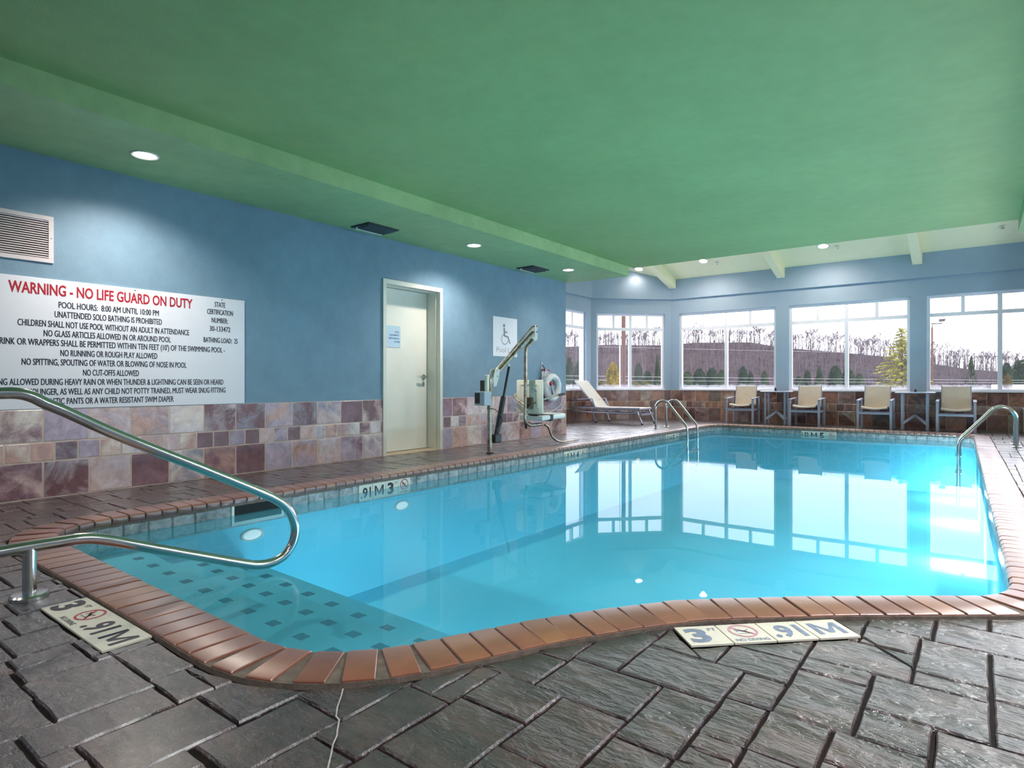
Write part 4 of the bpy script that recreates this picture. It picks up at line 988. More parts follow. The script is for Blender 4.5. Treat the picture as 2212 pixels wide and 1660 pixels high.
# ------------------------------------------------------------------ pool ladders
prof_px = [(1419.2, 924.1), (1419.2, 900), (1419.2, 882), (1421.2, 875), (1425, 870.2), (1430.5, 867), (1436.5, 866.3), (1442, 868), (1447, 872.3), (1451.5, 878), (1462, 891.5), (1473, 905.6), (1480.5, 914.8), (1484.8, 920.5), (1487.2, 926.5), (1488.2, 935), (1488.4, 947)]
prof = [on_y(x, y, 11.3) for x, y in prof_px]; prof[0].z = 0.0
prof = [(p.x-prof[0].x, p.z) for p in prof]; prof.append((prof[-1][0]+0.005, -0.9))
def ladder(x0, y0, sx, label):
    v = empty('pool_ladder', (x0, y0, 0), label, 'ladder', 'pool grab rail ladders')
    for dy in (0, 0.53):
        P = catmull([(x0+sx*p[0], y0+dy, p[1]) for p in prof[:-1]], 4); P.append(Vector((x0+sx*prof[-1][0], y0+dy, -0.9)))
        MB().tube(P, 0.0235, 14).build('rail', M['steel'], v, smooth=60)
        MB().lathe((x0, y0+dy, 0), [(0.06, 0), (0.06, 0.01), (0.05, 0.016), (0.026, 0.018)], 24).build('flange', M['steel'], v, smooth=30)
    for z in (-0.165, -0.42, -0.67):
        xa = x0+sx*prof[-1][0]; MB().box(xa-0.04, y0+0.02, z-0.02, xa+0.04, y0+0.51, z).build('tread', M['seatpale'] if z < -0.2 else M['steel'], v, smooth=None, bevel=0.004)
ladder(-5.07, 11.3, 1, 'arched steel ladder rails at the far left side of the pool')
ladder(0.44, 11.0, -1, 'arched steel ladder rails at the right side of the pool')

# ------------------------------------------------------------------ pool lift
LXX = -4.95
lf = empty('pool_lift', (LXX, 5.98, 0), 'steel pool lift with hanging ivory plastic seat and black actuator', 'pool lift')
c3 = lambda x, y, X=LXX: on_x(1000+x/4.883, 660+y/4.883, X)
MB().tube([(LXX, 5.98, 0), (LXX, 5.98, 0.95)], 0.031, 20).build('mast', M['oldsteel'], lf, smooth=60)
MB().lathe((LXX, 5.98, 0), [(0.05, 0), (0.05, 0.006), (0.034, 0.012)], 20).build('anchor_collar', M['black'], lf)
a, b = c3(325, 690), c3(735, 235); a2, b2 = c3(355, 720), c3(735, 290); a3, b3 = c3(350, 680), c3(735, 225)
def bracket(P, X0, X1):
    n = len(P); vs = [(X0, p.y, p.z) for p in P]+[(X1, p.y, p.z) for p in P]
    return MB().add(vs, [tuple(range(n)), tuple(range(2*n-1, n-1, -1))]+[(i, (i+1) % n, n+(i+1) % n, n+i) for i in range(n)])
MB().tube([a3, b3], 0.014, 12).build('upper_arm', M['oldsteel'], lf)
MB().tube([a2, b2], 0.026, 14).build('lower_arm', M['oldsteel'], lf)
P = [c3(*p) for p in ((300, 860), (296, 775), (318, 680), (345, 665), (362, 680), (358, 740), (330, 850))]
for s in (-1, 1): bracket(P, LXX+s*0.034, LXX+s*0.040).build('pivot_bracket', M['white'], lf, smooth=None)
for p in ((345, 685), (345, 750)):
    q = c3(*p); MB().lathe((LXX-0.046, q.y, q.z), [(0.014, 0), (0.014, 0.092)], 12, 'x').build('bolt', M['oldsteel'], lf)
P = [c3(*p) for p in ((738, 210), (765, 210), (766, 360), (740, 380), (715, 350), (738, 330))]
for s in (-1, 1): bracket(P, LXX+s*0.030, LXX+s*0.035).build('tip_bracket', M['white'], lf, smooth=None)
for p in ((757, 222), (757, 282)):
    q = c3(*p); MB().lathe((LXX-0.042, q.y, q.z), [(0.010, 0), (0.010, 0.084)], 12, 'x').build('bolt', M['black'], lf)
# hanging pole
P = catmull([c3(*p) for p in ((730, 365), (705, 400), (672, 440), (662, 480), (660, 560), (660, 800), (658, 1000), (655, 1180), (668, 1235), (700, 1262), (760, 1262), (830, 1254))], 5)
MB().tube(P, 0.0245, 16).build('hanger_pole', M['oldsteel'], lf, smooth=60)
P = catmull([c3(*p) for p in ((835, 1262), (862, 1275), (885, 1320), (900, 1365), (935, 1410), (990, 1435), (1070, 1448), (1190, 1456))], 5)
P = [Vector((p.x+0.05, p.y, max(p.z, 0.022))) for p in P]
MB().tube(P, 0.015, 12).build('foot_rest', M['oldsteel'], lf, smooth=60)
# actuator
p0, p1, p2 = c3(352, 1380), c3(428, 965), c3(488, 640)
MB().tube([p0, p1], 0.036, 16).build('actuator_body', M['charcoal'], lf, smooth=60); MB().tube([p1, p2], 0.017, 12).build('actuator_rod', M['black'], lf, smooth=60)
MB().tube([p2, c3(470, 615)], 0.020, 10).build('clevis', M['white'], lf)
q = c3(340, 1400); MB().box(q.x-0.04, q.y-0.045, q.z-0.06, q.x+0.04, q.y+0.09, q.z+0.05).build('motor_housing', M['black'], lf, smooth=None, bevel=0.012)
# control box and battery, mounted on the mast's camera side
q0, q1 = c3(168, 1055, LXX), c3(290, 915, LXX)
yb = 5.98; MB().box(LXX-0.11, yb-0.17, q0.z-0.005, LXX+0.055, yb-0.035, q1.z+0.01).build('control_box', M['greybox'], lf, smooth=None, bevel=0.006)
cb = [o for o in kids(lf) if o.name.startswith('control_box')][0]
MB().box(LXX-0.10, yb-0.174, q0.z+0.02, LXX-0.02, yb-0.169, q1.z-0.01).build('control_panel', M['charcoal'], cb, smooth=None)
MB().lathe((LXX-0.075, yb-0.18, q0.z+0.055), [(0.02, 0), (0.02, 0.012)], 14, 'y').build('knob', M['black'], cb)
MB().box(LXX-0.085, yb-0.09, q1.z+0.01, LXX-0.03, yb-0.03, q1.z+0.15).build('battery_pack', M['charcoal'], lf, smooth=None, bevel=0.004)
MB().box(LXX-0.03, yb-0.07, q1.z+0.01, LXX+0.02, yb-0.03, q1.z+0.22).build('battery_cradle', M['seatplastic'], lf, smooth=None, bevel=0.004)
P = catmull([c3(240, 1065), c3(225, 1090), c3(262, 1090), c3(310, 1100), c3(365, 1160), c3(385, 1210), c3(360, 1270), c3(325, 1310), c3(320, 1360)], 5)
MB().tube([Vector((p.x+0.05, p.y, p.z)) for p in P], 0.005, 8).build('cable', M['black'], lf, smooth=60)
# seat
YB = 6.86
def slab(cx_, cy_, cz_, w_, d_, h_, bev): return MB().box(cx_-w_/2, cy_-d_/2, cz_-h_/2, cx_+w_/2, cy_+d_/2, cz_+h_/2)
bk = slab(LXX, YB, 0.71, 0.45, 0.035, 0.47, 0).build('backrest', M['seatplastic'], lf, smooth=30, bevel=0.015)
mb = MB()
for s in (-1, 1):
    mb.box(LXX+s*0.15-0.012, YB-0.026, 0.56, LXX+s*0.15+0.012, YB-0.015, 0.88); mb.box(LXX+s*0.08-0.01, YB-0.025, 0.52, LXX+s*0.08+0.01, YB-0.015, 0.86)
mb.box(LXX-0.15, YB-0.026, 0.87, LXX+0.15, YB-0.015, 0.895); mb.box(LXX-0.12, YB-0.025, 0.515, LXX+0.12, YB-0.015, 0.535)
mb.build('rib', M['seatplastic'], bk, smooth=None, bevel=0.004)
lb = MB().hexa([(LXX+0.05, YB-0.022, 0.80), (LXX+0.13, YB-0.022, 0.77), (LXX+0.13, YB-0.018, 0.77), (LXX+0.05, YB-0.018, 0.80)], [(LXX+0.06, YB-0.022, 0.83), (LXX+0.14, YB-0.022, 0.80), (LXX+0.14, YB-0.018, 0.80), (LXX+0.06, YB-0.018, 0.83)]).build('sticker', M['greybox'], bk, smooth=None)
MB().box(LXX-0.02, YB-0.055, 0.55, LXX+0.08, YB-0.02, 0.70).build('hub_plate', M['brass'], lf, smooth=None, bevel=0.006)
mb = MB()
P = [(LXX-0.2, YB+0.02, 0.375), (LXX+0.2, YB+0.02, 0.375), (LXX+0.2, YB+0.62, 0.395), (LXX-0.2, YB+0.62, 0.395)]
mb.hexa(P, [(p[0]*1, p[1], p[2]+0.07) for p in P]); mb.build('seat', M['seatpale'], lf, smooth=30, bevel=0.022)
mb = MB(); mb.box(LXX-0.21, YB+0.22, 0.366, LXX+0.21, YB+0.28, 0.458); mb.box(LXX-0.05, YB+0.02, 0.45, LXX+0.12, YB+0.24, 0.462); mb.build('seat_belt', M['black'], lf, smooth=None, bevel=0.003)
MB().hexa([(LXX-0.01, YB-0.1, 0.27), (LXX+0.025, YB-0.1, 0.27), (LXX+0.025, YB-0.09, 0.27), (LXX-0.01, YB-0.09, 0.27)], [(LXX-0.03, YB-0.1, 0.42), (LXX+0.01, YB-0.1, 0.42), (LXX+0.01, YB-0.09, 0.42), (LXX-0.03, YB-0.09, 0.42)]).build('strap', M['black'], lf, smooth=None)
hub = Vector((LXX+0.02, YB-0.06, 0.545))
for s, pts in ((-1, ((-0.08, -0.01, 0.06), (-0.2, 0.0, 0.12), (-0.27, 0.02, 0.17), (-0.28, 0.10, 0.2), (-0.27, 0.22, 0.19))), (1, ((0.05, 0.03, 0.06), (0.16, 0.1, 0.12), (0.24, 0.22, 0.165), (0.26, 0.36, 0.185)))):
    P = catmull([hub]+[hub+Vector(p) for p in pts], 5); MB().tube(P, 0.0135, 12).build('armrest', M['oldsteel'], lf, smooth=60)
    e = P[-1]; MB().tube([e, e+Vector((0.0, 0.15, 0.015))], 0.018, 12).build('grip', M['black'], lf, smooth=60)

# ------------------------------------------------------------------ life ring with rope on a hook
lr = empty('life_ring', (LX+0.08, 8.54, 0.83), 'white life ring hanging on the wall beside the pool lift', 'life ring')
MB().torus((LX+0.075, 8.55, 0.825), 0.185, 0.055, 'x', n=40, m=14).build('ring', M['buoy'], lr, smooth=60)
for k in range(4):
    t_ = PI/4+k*PI/2; c = Vector((LX+0.075, 8.55+0.185*math.cos(t_), 0.825+0.185*math.sin(t_)))
    d = Vector((0, -math.sin(t_), math.cos(t_))); MB().tube([c-d*0.02, c+d*0.02], 0.0575, 16, cap=False).build('band', M['rope'], lr)
rp = empty('rescue_rope', (LX+0.05, 8.36, 1.05), 'bundle of white throw rope tied on a wall hook above the life ring', 'rope')
rr = random.Random(5); P = []
for k in range(60):
    t_ = k*0.9; P.append(Vector((LX+0.04+0.03*rr.random(), 8.36+0.07*math.cos(t_)+rr.uniform(-0.03, 0.03), 1.05-0.0017*k+0.07*math.sin(t_))))
MB().tube(catmull(P, 3), 0.006, 6).build('coil', M['rope'], rp)
for k in range(5):
    y = 8.30+k*0.045; MB().tube(catmull([(LX+0.06, 8.36, 1.1), (LX+0.10, y, 0.98), (LX+0.13, y+0.06, 0.80-0.05*(k % 3)), (LX+0.14, y+0.10, 0.72-0.06*(k % 2)), (LX+0.13, y+0.05, 0.86)], 6), 0.005, 6).build('strand', M['rope'], rp)
MB().tube(catmull([(LX+0.05, 8.45, 1.1), (LX+0.1, 8.7, 0.95), (LX+0.1, 8.86, 0.8), (LX+0.1, 8.8, 0.55), (LX+0.1, 8.5, 0.42), (LX+0.1, 8.25, 0.36)], 6), 0.005, 6).build('strand', M['rope'], rp)
MB().lathe((LX+0.13, 8.42, 0.89), [(0.035, 0), (0.03, 0.03), (0.0, 0.035)][:2], 14, 'x').build('float', M['red'], rp)
MB().tube([(LX+0.05, 8.31, 1.12), (LX+0.05, 8.5, 1.115)], 0.012, 8).build('toggle', M['orange'] if 'orange' in M else M['marker_red'], rp)
hk = empty('wall_hook', (LX, 8.34, 1.2), 'black wall hook holding the throw rope', 'hook')
MB().box(LX, 8.325, 1.13, LX+0.01, 8.355, 1.25).build('plate', M['greybox'], hk, smooth=None); MB().tube(catmull([(LX+0.01, 8.34, 1.2), (LX+0.05, 8.34, 1.17), (LX+0.07, 8.34, 1.12), (LX+0.05, 8.34, 1.09)], 5), 0.008, 8).build('hook', M['black'], hk)

# ------------------------------------------------------------------ armchairs
def make_chair():
    t_ = empty('armchair', (0, 0, 0)); W_, D_ = 0.28, 0.27      # half width / half depth, front is -y
    for s in (-1, 1):
        MB().box(s*W_-0.021, -D_-0.021, 0.0, s*W_+0.021, -D_+0.021, 0.545).build('leg', M['alu'], t_, smooth=None, bevel=0.003)
        MB().hexa([(s*W_-0.021, D_-0.021, 0), (s*W_+0.021, D_-0.021, 0), (s*W_+0.021, D_+0.021, 0), (s*W_-0.021, D_+0.021, 0)], [(s*W_-0.021, D_-0.04, 0.57), (s*W_+0.021, D_-0.04, 0.57), (s*W_+0.021, D_+0.002, 0.57), (s*W_-0.021, D_+0.002, 0.57)]).build('leg', M['alu'], t_, smooth=None, bevel=0.003)
        MB().hexa([(s*W_-0.027, -D_-0.03, 0.543), (s*W_+0.027, -D_-0.03, 0.543), (s*W_+0.027, D_, 0.572), (s*W_-0.027, D_, 0.572)], [(s*W_-0.027, -D_-0.03, 0.565), (s*W_+0.027, -D_-0.03, 0.565), (s*W_+0.027, D_, 0.594), (s*W_-0.027, D_, 0.594)]).build('armrest', M['alu'], t_, smooth=None, bevel=0.005)
        MB().box(s*W_-0.014, -D_+0.02, 0.285, s*W_+0.014, D_-0.02, 0.325).build('side_rail', M['alu'], t_, smooth=None, bevel=0.003)
        MB().bar((s*0.225, -D_+0.03, 0.43), (s*0.225, 0.19, 0.395), 0.022, 0.022).bar((s*0.225, 0.19, 0.395), (s*0.225, 0.285, 0.845), 0.02, 0.024, (0, 1, 0)).build('seat_frame', M['alu'], t_, smooth=None, bevel=0.003)
    MB().box(-W_+0.02, -D_-0.014, 0.285, W_-0.02, -D_+0.014, 0.325).build('front_rail', M['alu'], t_, smooth=None, bevel=0.003)
    MB().box(-W_+0.02, D_-0.014, 0.285, W_-0.02, D_+0.014, 0.325).build('back_rail', M['alu'], t_, smooth=None, bevel=0.003)
    def sling(pts, hw, sag, nrm_):
        vs = []; fs = []; K = 8
        for (y, z, sg_) in pts:
            for k in range(K+1):
                u = -1+2*k/K; s = (1-u*u)*sag*sg_; vs.append((u*hw, y+nrm_[0]*s, z+nrm_[1]*s))
        n0 = len(vs)
        vs += [(x, y+nrm_[0]*-0.006, z+nrm_[1]*-0.006) for x, y, z in vs]
        R_ = len(pts)
        for i in range(R_-1):
            for k in range(K): a_ = i*(K+1)+k; fs += [(a_, a_+1, a_+K+2, a_+K+1), (n0+a_, n0+a_+K+1, n0+a_+K+2, n0+a_+1)]
        for k in range(K): fs += [(k, n0+k, n0+k+1, k+1), ((R_-1)*(K+1)+k, (R_-1)*(K+1)+k+1, n0+(R_-1)*(K+1)+k+1, n0+(R_-1)*(K+1)+k)]
        return MB().add(vs, fs)
    sling([(-0.285, 0.40, 0.6), (-0.29, 0.425, 1), (-0.27, 0.442, 1), (-0.1, 0.438, 1), (0.05, 0.42, 1), (0.18, 0.41, 1)], 0.222, 0.035, (0, -1)).build('seat', M['sling'], t_, smooth=40)
    sling([(0.172, 0.40, 0.5), (0.195, 0.46, 1), (0.22, 0.58, 1), (0.25, 0.70, 1), (0.272, 0.80, 0.8), (0.28, 0.832, 0.7)], 0.222, 0.018, (1, 0)).build('backrest', M['sling'], t_, smooth=40)
    return t_
c0 = make_chair()
spots = [(-4.19, 14.03, 0.02, 'beige sling armchair left of the first small round table'), (-2.86, 14.02, -0.01, 'beige sling armchair right of the first small round table'),
         (-1.60, 14.02, 0.0, 'beige sling armchair left of the second small round table'), (-0.31, 14.03, 0.01, 'beige sling armchair behind the arched rails at right')]
for i, (x, y, rz, lab) in enumerate(spots):
    o = c0 if i == 0 else copy_tree(c0); o.location = (x, y, 0); o.rotation_euler = (0, 0, rz); props(o, lab, 'chair', 'sling armchairs by the windows')

# round tables
def make_table():
    t_ = empty('side_table', (0, 0, 0))
    MB().lathe((0, 0, 0.70), [(0.315, 0.0), (0.33, 0.006), (0.332, 0.022), (0.32, 0.028)], 40).build('table_top', M['alu'], t_, smooth=30)
    for sx in (-1, 1):
        for sy in (-1, 1): MB().box(sx*0.2-0.02, sy*0.135-0.012, 0, sx*0.2+0.02, sy*0.135+0.012, 0.702).build('leg', M['alu'], t_, smooth=None, bevel=0.002)
    for sx, sy in ((-1, -1), (1, 1), (1, -1), (-1, 1)): MB().bar((sx*0.19, sy*0.13, 0.12), (0.0, 0.0, 0.275), 0.02, 0.045).build('brace', M['alu'], t_, smooth=None, bevel=0.002)
    return t_
t0 = make_table()
for i, (x, y, lab) in enumerate(((-3.48, 14.04, 'silver round table between the two left armchairs'), (-0.95, 14.04, 'silver round table between the two right armchairs'))):
    o = t0 if i == 0 else copy_tree(t0); o.location = (x, y, 0); props(o, lab, 'table', 'small round tables by the windows')
for (x, y, lab, h) in ((-3.50, 14.04, 'small black holder on the left round table', 0.075), (-0.945, 14.06, 'small black holder on the right round table', 0.058)):
    o = MB().lathe((0, 0, 0), [(0.02, 0), (0.024, 0.01), (0.022, h*0.55), (0.02, h*0.75), (0.014, h*0.93), (0.004, h)], 16).build('table_holder', M['black'], None, smooth=60)
    o.location = (x, y, 0.728); props(o, lab, 'holder')

# grey cube table at the right edge
cu = empty('cube_table', (0.93, 14.03, 0), 'grey box-shaped side table cut off by the right picture edge', 'table')
MB().box(0.64, 13.76, 0.43, 1.2, 14.31, 0.455).build('table_top', M['alu'], cu, smooth=None, bevel=0.003)
MB().box(0.655, 13.78, 0.02, 1.185, 14.29, 0.43).build('body', M['greyviolet'] if 'greyviolet' in M else M['alu'], cu, smooth=None, bevel=0.003)
MB().box(0.68, 13.80, 0.0, 1.16, 14.27, 0.02).build('plinth', M['black'], cu, smooth=None)

# ------------------------------------------------------------------ lounge chair
def lounge():
    t_ = empty('lounge_chair', (-6.7, 12.35, 0), 'white sling chaise lounge with raised back by the corner windows', 'lounge chair')
    Y0, Y1 = 12.04, 12.66
    for y in (Y0, Y1):
        MB().bar((-7.58, y, 0.33), (-6.85, y, 0.33), 0.028, 0.045).bar((-6.86, y, 0.33), (-5.80, y, 0.335), 0.028, 0.045).build('side_rail', M['alu'], t_, smooth=None, bevel=0.004)
        MB().tube(catmull([(-7.55, y, 0.24), (-6.9, y, 0.235), (-6.2, y, 0.235), (-5.83, y, 0.24)], 3), 0.015, 8).build('lower_rail', M['alu'], t_)
        for xa, za, xb, lab in ((-7.52, 0.45, -7.65, 0), (-6.95, 0.34, -6.84, 0), (-5.86, 0.34, -5.71, 0)):
            MB().bar((xa, y, za), (xb, y, 0.02), 0.028, 0.04, (0, 1, 0)).build('leg', M['alu'], t_, smooth=None, bevel=0.004)
            MB().bar((xb+0.002, y, 0.03), (xb, y, 0.0), 0.034, 0.046, (0, 1, 0)).build('rubber_foot', M['rubber'], t_, smooth=None, bevel=0.004)
        MB().bar((-7.58, y, 0.5), (-6.94, y, 0.545), 0.045, 0.02).bar((-6.94, y, 0.54), (-6.86, y, 0.34), 0.03, 0.03, (0, 1, 0)).bar((-7.57, y, 0.5), (-7.55, y, 0.33), 0.03, 0.03, (0, 1, 0)).build('armrest', M['alu'], t_, smooth=None, bevel=0.004)
        MB().bar((-6.86, y+(0.04 if y < 12.3 else -0.04), 0.34), (-7.42, y+(0.04 if y < 12.3 else -0.04), 0.955), 0.025, 0.03, (0, 1, 0)).build('back_frame', M['alu'], t_, smooth=None, bevel=0.004)
    for x in (-5.79, -6.45): MB().bar((x, Y0, 0.33), (x, Y1, 0.33), 0.03, 0.04).build('cross_bar', M['alu'], t_, smooth=None, bevel=0.004)
    MB().bar((-5.74, Y0, 0.215), (-5.74, Y1, 0.215), 0.025, 0.045).build('cross_bar', M['alu'], t_, smooth=None, bevel=0.004)
    MB().bar((-7.0, 12.2, 0.52), (-7.35, 12.2, 0.28), 0.016, 0.016).bar((-7.0, 12.5, 0.52), (-7.35, 12.5, 0.28), 0.016, 0.016).build('back_strut', M['alu'], t_, smooth=None)
    for x in (-6.62, -6.30, -5.98): MB().tube(catmull([(x, Y0+0.03, 0.31), (x+0.05, Y0+0.1, 0.255), (x+0.05, Y1-0.1, 0.255), (x, Y1-0.03, 0.31)], 4), 0.01, 8).build('sling_brace', M['alu'], t_)
    mb = MB(); vs = []; fs = []; K = 8; pts = [(-5.775, 0.352), (-5.79, 0.362), (-6.2, 0.357), (-6.6, 0.352), (-6.84, 0.357), (-6.88, 0.385), (-7.05, 0.575), (-7.25, 0.79), (-7.40, 0.955), (-7.42, 0.96)]
    for (x, z) in pts:
        for k in range(K+1):
            u = -1+2*k/K; sg_ = (1-u*u)*0.022; vs.append((x-(sg_ if z > 0.4 else 0), 12.35+u*0.27, z-(sg_ if z <= 0.4 else 0)))
    n0 = len(vs); vs += [(x, y, z-0.007) for x, y, z in vs]
    for i in range(len(pts)-1):
        for k in range(K): a_ = i*(K+1)+k; fs += [(a_, a_+1, a_+K+2, a_+K+1), (n0+a_, n0+a_+K+1, n0+a_+K+2, n0+a_+1)]
    mb.add(vs, fs).build('sling', M['sling_light'], t_, smooth=50)
lounge()

# ------------------------------------------------------------------ outdoors
def lerp_tab(tab, x):
    if x <= tab[0][0]: return tab[0][1]
    for (a, va), (b, vb) in zip(tab, tab[1:]):
        if x <= b: return va+(vb-va)*(x-a)/(b-a)
    return tab[-1][1]
crest_tab = [(600, 748), (1218, 748), (1300, 742), (1430, 744), (1500, 738), (1620, 737), (1700, 750), (1800, 757), (1920, 768), (2010, 782), (2100, 795), (2212, 802), (2600, 806)]
RIDGE = 190.0; G0 = -1.7
def terrain(px, zc):
    c = lerp_tab(crest_tab, px); top = CAM_H+(828-c)*RIDGE/FPX-0.6
    if zc < 90: return G0 if zc > 35 else G0*max(0, (zc-16))/19-0.3*(1-max(0, (zc-16))/19)
    f = min(1, (zc-90)/(RIDGE-90)); f = f*f*(3-2*f)
    z = G0+(top-G0)*f
    if zc > RIDGE: z -= (zc-RIDGE)*0.15
    return z
vs = []; fs = []; cols = list(range(-900, 3300, 60)); rws = [17, 25, 35, 60, 90, 110, 130, 150, 165, 178, RIDGE, 200, 230, 280]
for zc in rws:
    for px in cols: p = at_depth(px, zc); vs.append((p.x, p.y, terrain(px, zc)))
nc = len(cols)
hill_f = [(i*nc+k, i*nc+k+1, (i+1)*nc+k+1, (i+1)*nc+k) for i in range(4, len(rws)-1) for k in range(nc-1)]
gr_f = [(i*nc+k, i*nc+k+1, (i+1)*nc+k+1, (i+1)*nc+k) for i in range(4) for k in range(nc-1)]
def sub(vs, fs):
    used = sorted({i for f in fs for i in f}); mp = {u: k for k, u in enumerate(used)}; return [vs[u] for u in used], [tuple(mp[i] for i in f) for f in fs]
o = MB().add(*sub(vs, hill_f)).build('hillside', M['hill'], None, smooth=80); props(o, None, None, None, 'structure')
o = MB().add(*sub(vs, gr_f)).add([(-60, 14.8, -0.3), (60, 14.8, -0.3), (60, 20, -0.35), (-60, 20, -0.35)], [(0, 1, 2, 3)]).build('ground', M['ground'], None, smooth=80); props(o, None, None, None, 'structure')

ORD = ['first', 'second', 'third', 'fourth', 'fifth', 'sixth', 'seventh', 'eighth', 'ninth', 'tenth', 'eleventh', 'twelfth', 'thirteenth', 'fourteenth', 'fifteenth', 'sixteenth']
PANES = [(1218, 1262, 'in the narrow bay window'), (1290, 1357, 'in the left pane of the bay window'), (1361, 1430, 'in the right pane of the bay window'), (1470, 1566, 'in the left pane beside the bay'),
         (1571, 1676, 'in the right pane beside the bay'), (1706, 1826, 'in the middle window, left pane'), (1831, 1966, 'in the middle window, right pane'), (2005, 2154, 'in the last window, left pane'), (2162, 2215, 'in the last window, right pane')]
pane_count = {}
def pane_label(px, what, kind):
    for a, b, nm in PANES:
        if a <= px <= b:
            k = pane_count.get((kind, nm), 0); pane_count[(kind, nm)] = k+1
            return '%s, %s from left %s' % (what, ORD[min(k, 15)], nm)
    return what+' behind a wall pier'
# bare trees
def bare_tree(seed, H=8.0, levels=4, thin=1.0):
    rr = random.Random(seed); mb = MB()
    def branch(p, d, L, r0, lev):
        q = p+d*L; m = p.lerp(q, 0.5)+Vector((rr.uniform(-1, 1), rr.uniform(-1, 1), 0))*L*0.06
        mb.tube([p, m, q], [max(r0, .05), max(r0*0.8, .042), max(r0*0.6, .035)], 3, cap=False)
        if lev == 0: return
        n = rr.choice((3, 3, 4)) if lev > 1 else 3
        for k in range(n):
            f = rr.uniform(0.45, 1.0); a = rr.uniform(0, 2*PI); sp = rr.uniform(0.4, 0.9)
            u = Vector((math.cos(a), math.sin(a), 0)); nd = (d*math.cos(sp)+u*math.sin(sp)+Vector((0, 0, 0.18))).normalized()
            branch(p.lerp(q, f), nd, L*rr.uniform(0.55, 0.8), r0*0.56, lev-1)
    branch(Vector((0, 0, 0)), Vector((rr.uniform(-0.06, 0.06), rr.uniform(-0.06, 0.06), 1)).normalized(), H*0.45, 0.11*thin, levels)
    return mb.mesh('bare_tree', smooth=None)
trees = [bare_tree(s, 8.0, 4) for s in range(7)]
M['ridge_bark'] = plain('pale_grey_bark', srgb(112, 102, 108)[:3], 0.9, var=0.2, scale=0.3)
for m in trees: m.materials.append(M['ridge_bark'])
tr_top = [(1218, 700), (1260, 702), (1300, 712), (1340, 706), (1370, 694), (1425, 692), (1470, 698), (1520, 690), (1560, 700), (1650, 694), (1680, 700), (1760, 700), (1830, 704), (1900, 712), (1960, 722), (2010, 726), (2060, 742), (2110, 744), (2150, 738), (2212, 752)]
rr = random.Random(21); k = 0; px = 1195
while px < 2290:
    zc = RIDGE+rr.uniform(-9, 6); base = terrain(px, zc); ptop = lerp_tab(tr_top, px)+rr.uniform(-4, 16)
    h = CAM_H+(828-ptop)*zc/FPX-base
    if not any(a <= px <= b for a, b, nm in PANES): px += 8; k += 1; continue
    me = trees[k % 7]; o = bpy.data.objects.new('bare_tree', me); COL.objects.link(o); p = at_depth(px, zc); s = max(3.0, h)/8.6
    o.location = (p.x, p.y, base-0.2); o.scale = (s*rr.uniform(0.75, 1.05), s*rr.uniform(0.75, 1.05), s); o.rotation_euler = (0, 0, rr.uniform(0, 6.28))
    props(o, pane_label(px, 'bare ridge tree', 'bare'), 'tree', 'bare trees along the ridge'); k += 1
    px += rr.uniform(6, 13)
# thin woods covering the slope: nobody could count them
mb = MB()
for _ in range(3600):
    px = rr.uniform(1150, 2330); zc = rr.uniform(98, RIDGE+4); p = at_depth(px, zc); z = terrain(px, zc); h = rr.uniform(3.5, 6.5)*(0.6+0.4*zc/RIDGE); w = 0.035*zc/100
    lean = Vector((rr.uniform(-0.08, 0.08), 0, 1)); b = Vector((p.x, p.y, z-0.2))
    mb.tube([b, b+lean*h*0.5, b+lean*h], [w, w*0.8, w*0.3], 3, cap=False)
    for _k in range(4):
        f = rr.uniform(0.35, 0.9); a = rr.uniform(0, 2*PI); q = b+lean*h*f; e = q+Vector((math.cos(a)*0.9, math.sin(a)*0.9, 1.3))*rr.uniform(0.5, 1.1)
        mb.tube([q, e], [w*0.5, w*0.15], 3, cap=False)
o = mb.build('woodland', M['bark'], None, smooth=None); props(o, 'dense grey leafless woods covering the hillside slope', 'woods', None, 'stuff')

# leafy shrubs and evergreens
def leafy(seed, shape, n=1400, leaf=0.09):
    rr = random.Random(seed); vs = []; fs = []
    for _ in range(n):
        t_ = rr.random(); a = rr.uniform(0, 2*PI)
        if shape == 'cone': R_ = 0.5*(1-t_)**0.75*(0.9+0.1*math.sin(7*a+t_*20)); z = t_
        elif shape == 'egg': R_ = 0.5*math.sin(PI*min(1, (t_*0.92+0.08)))**0.6*(1-0.35*t_); z = t_
        else: R_ = 0.5*math.sqrt(max(0, 1-(t_*0.98)**2.4))*(0.85+0.15*math.sin(5*a)*math.sin(9*t_)); z = t_*0.95
        q = R_*rr.uniform(0.7, 1.03); c = Vector((q*math.cos(a), q*math.sin(a), z*rr.uniform(0.97, 1.02)))
        u = Vector((rr.uniform(-1, 1), rr.uniform(-1, 1), rr.uniform(-0.6, 1))).normalized(); w = u.orthogonal().normalized(); L = leaf*rr.uniform(0.6, 1.3)
        b = len(vs); vs += [c-w*L*0.35, c+u*L, c+w*L*0.35, c-u*L*0.6]; fs.append((b, b+1, b+2, b+3))
    return MB().add(vs, fs)
protos = {}
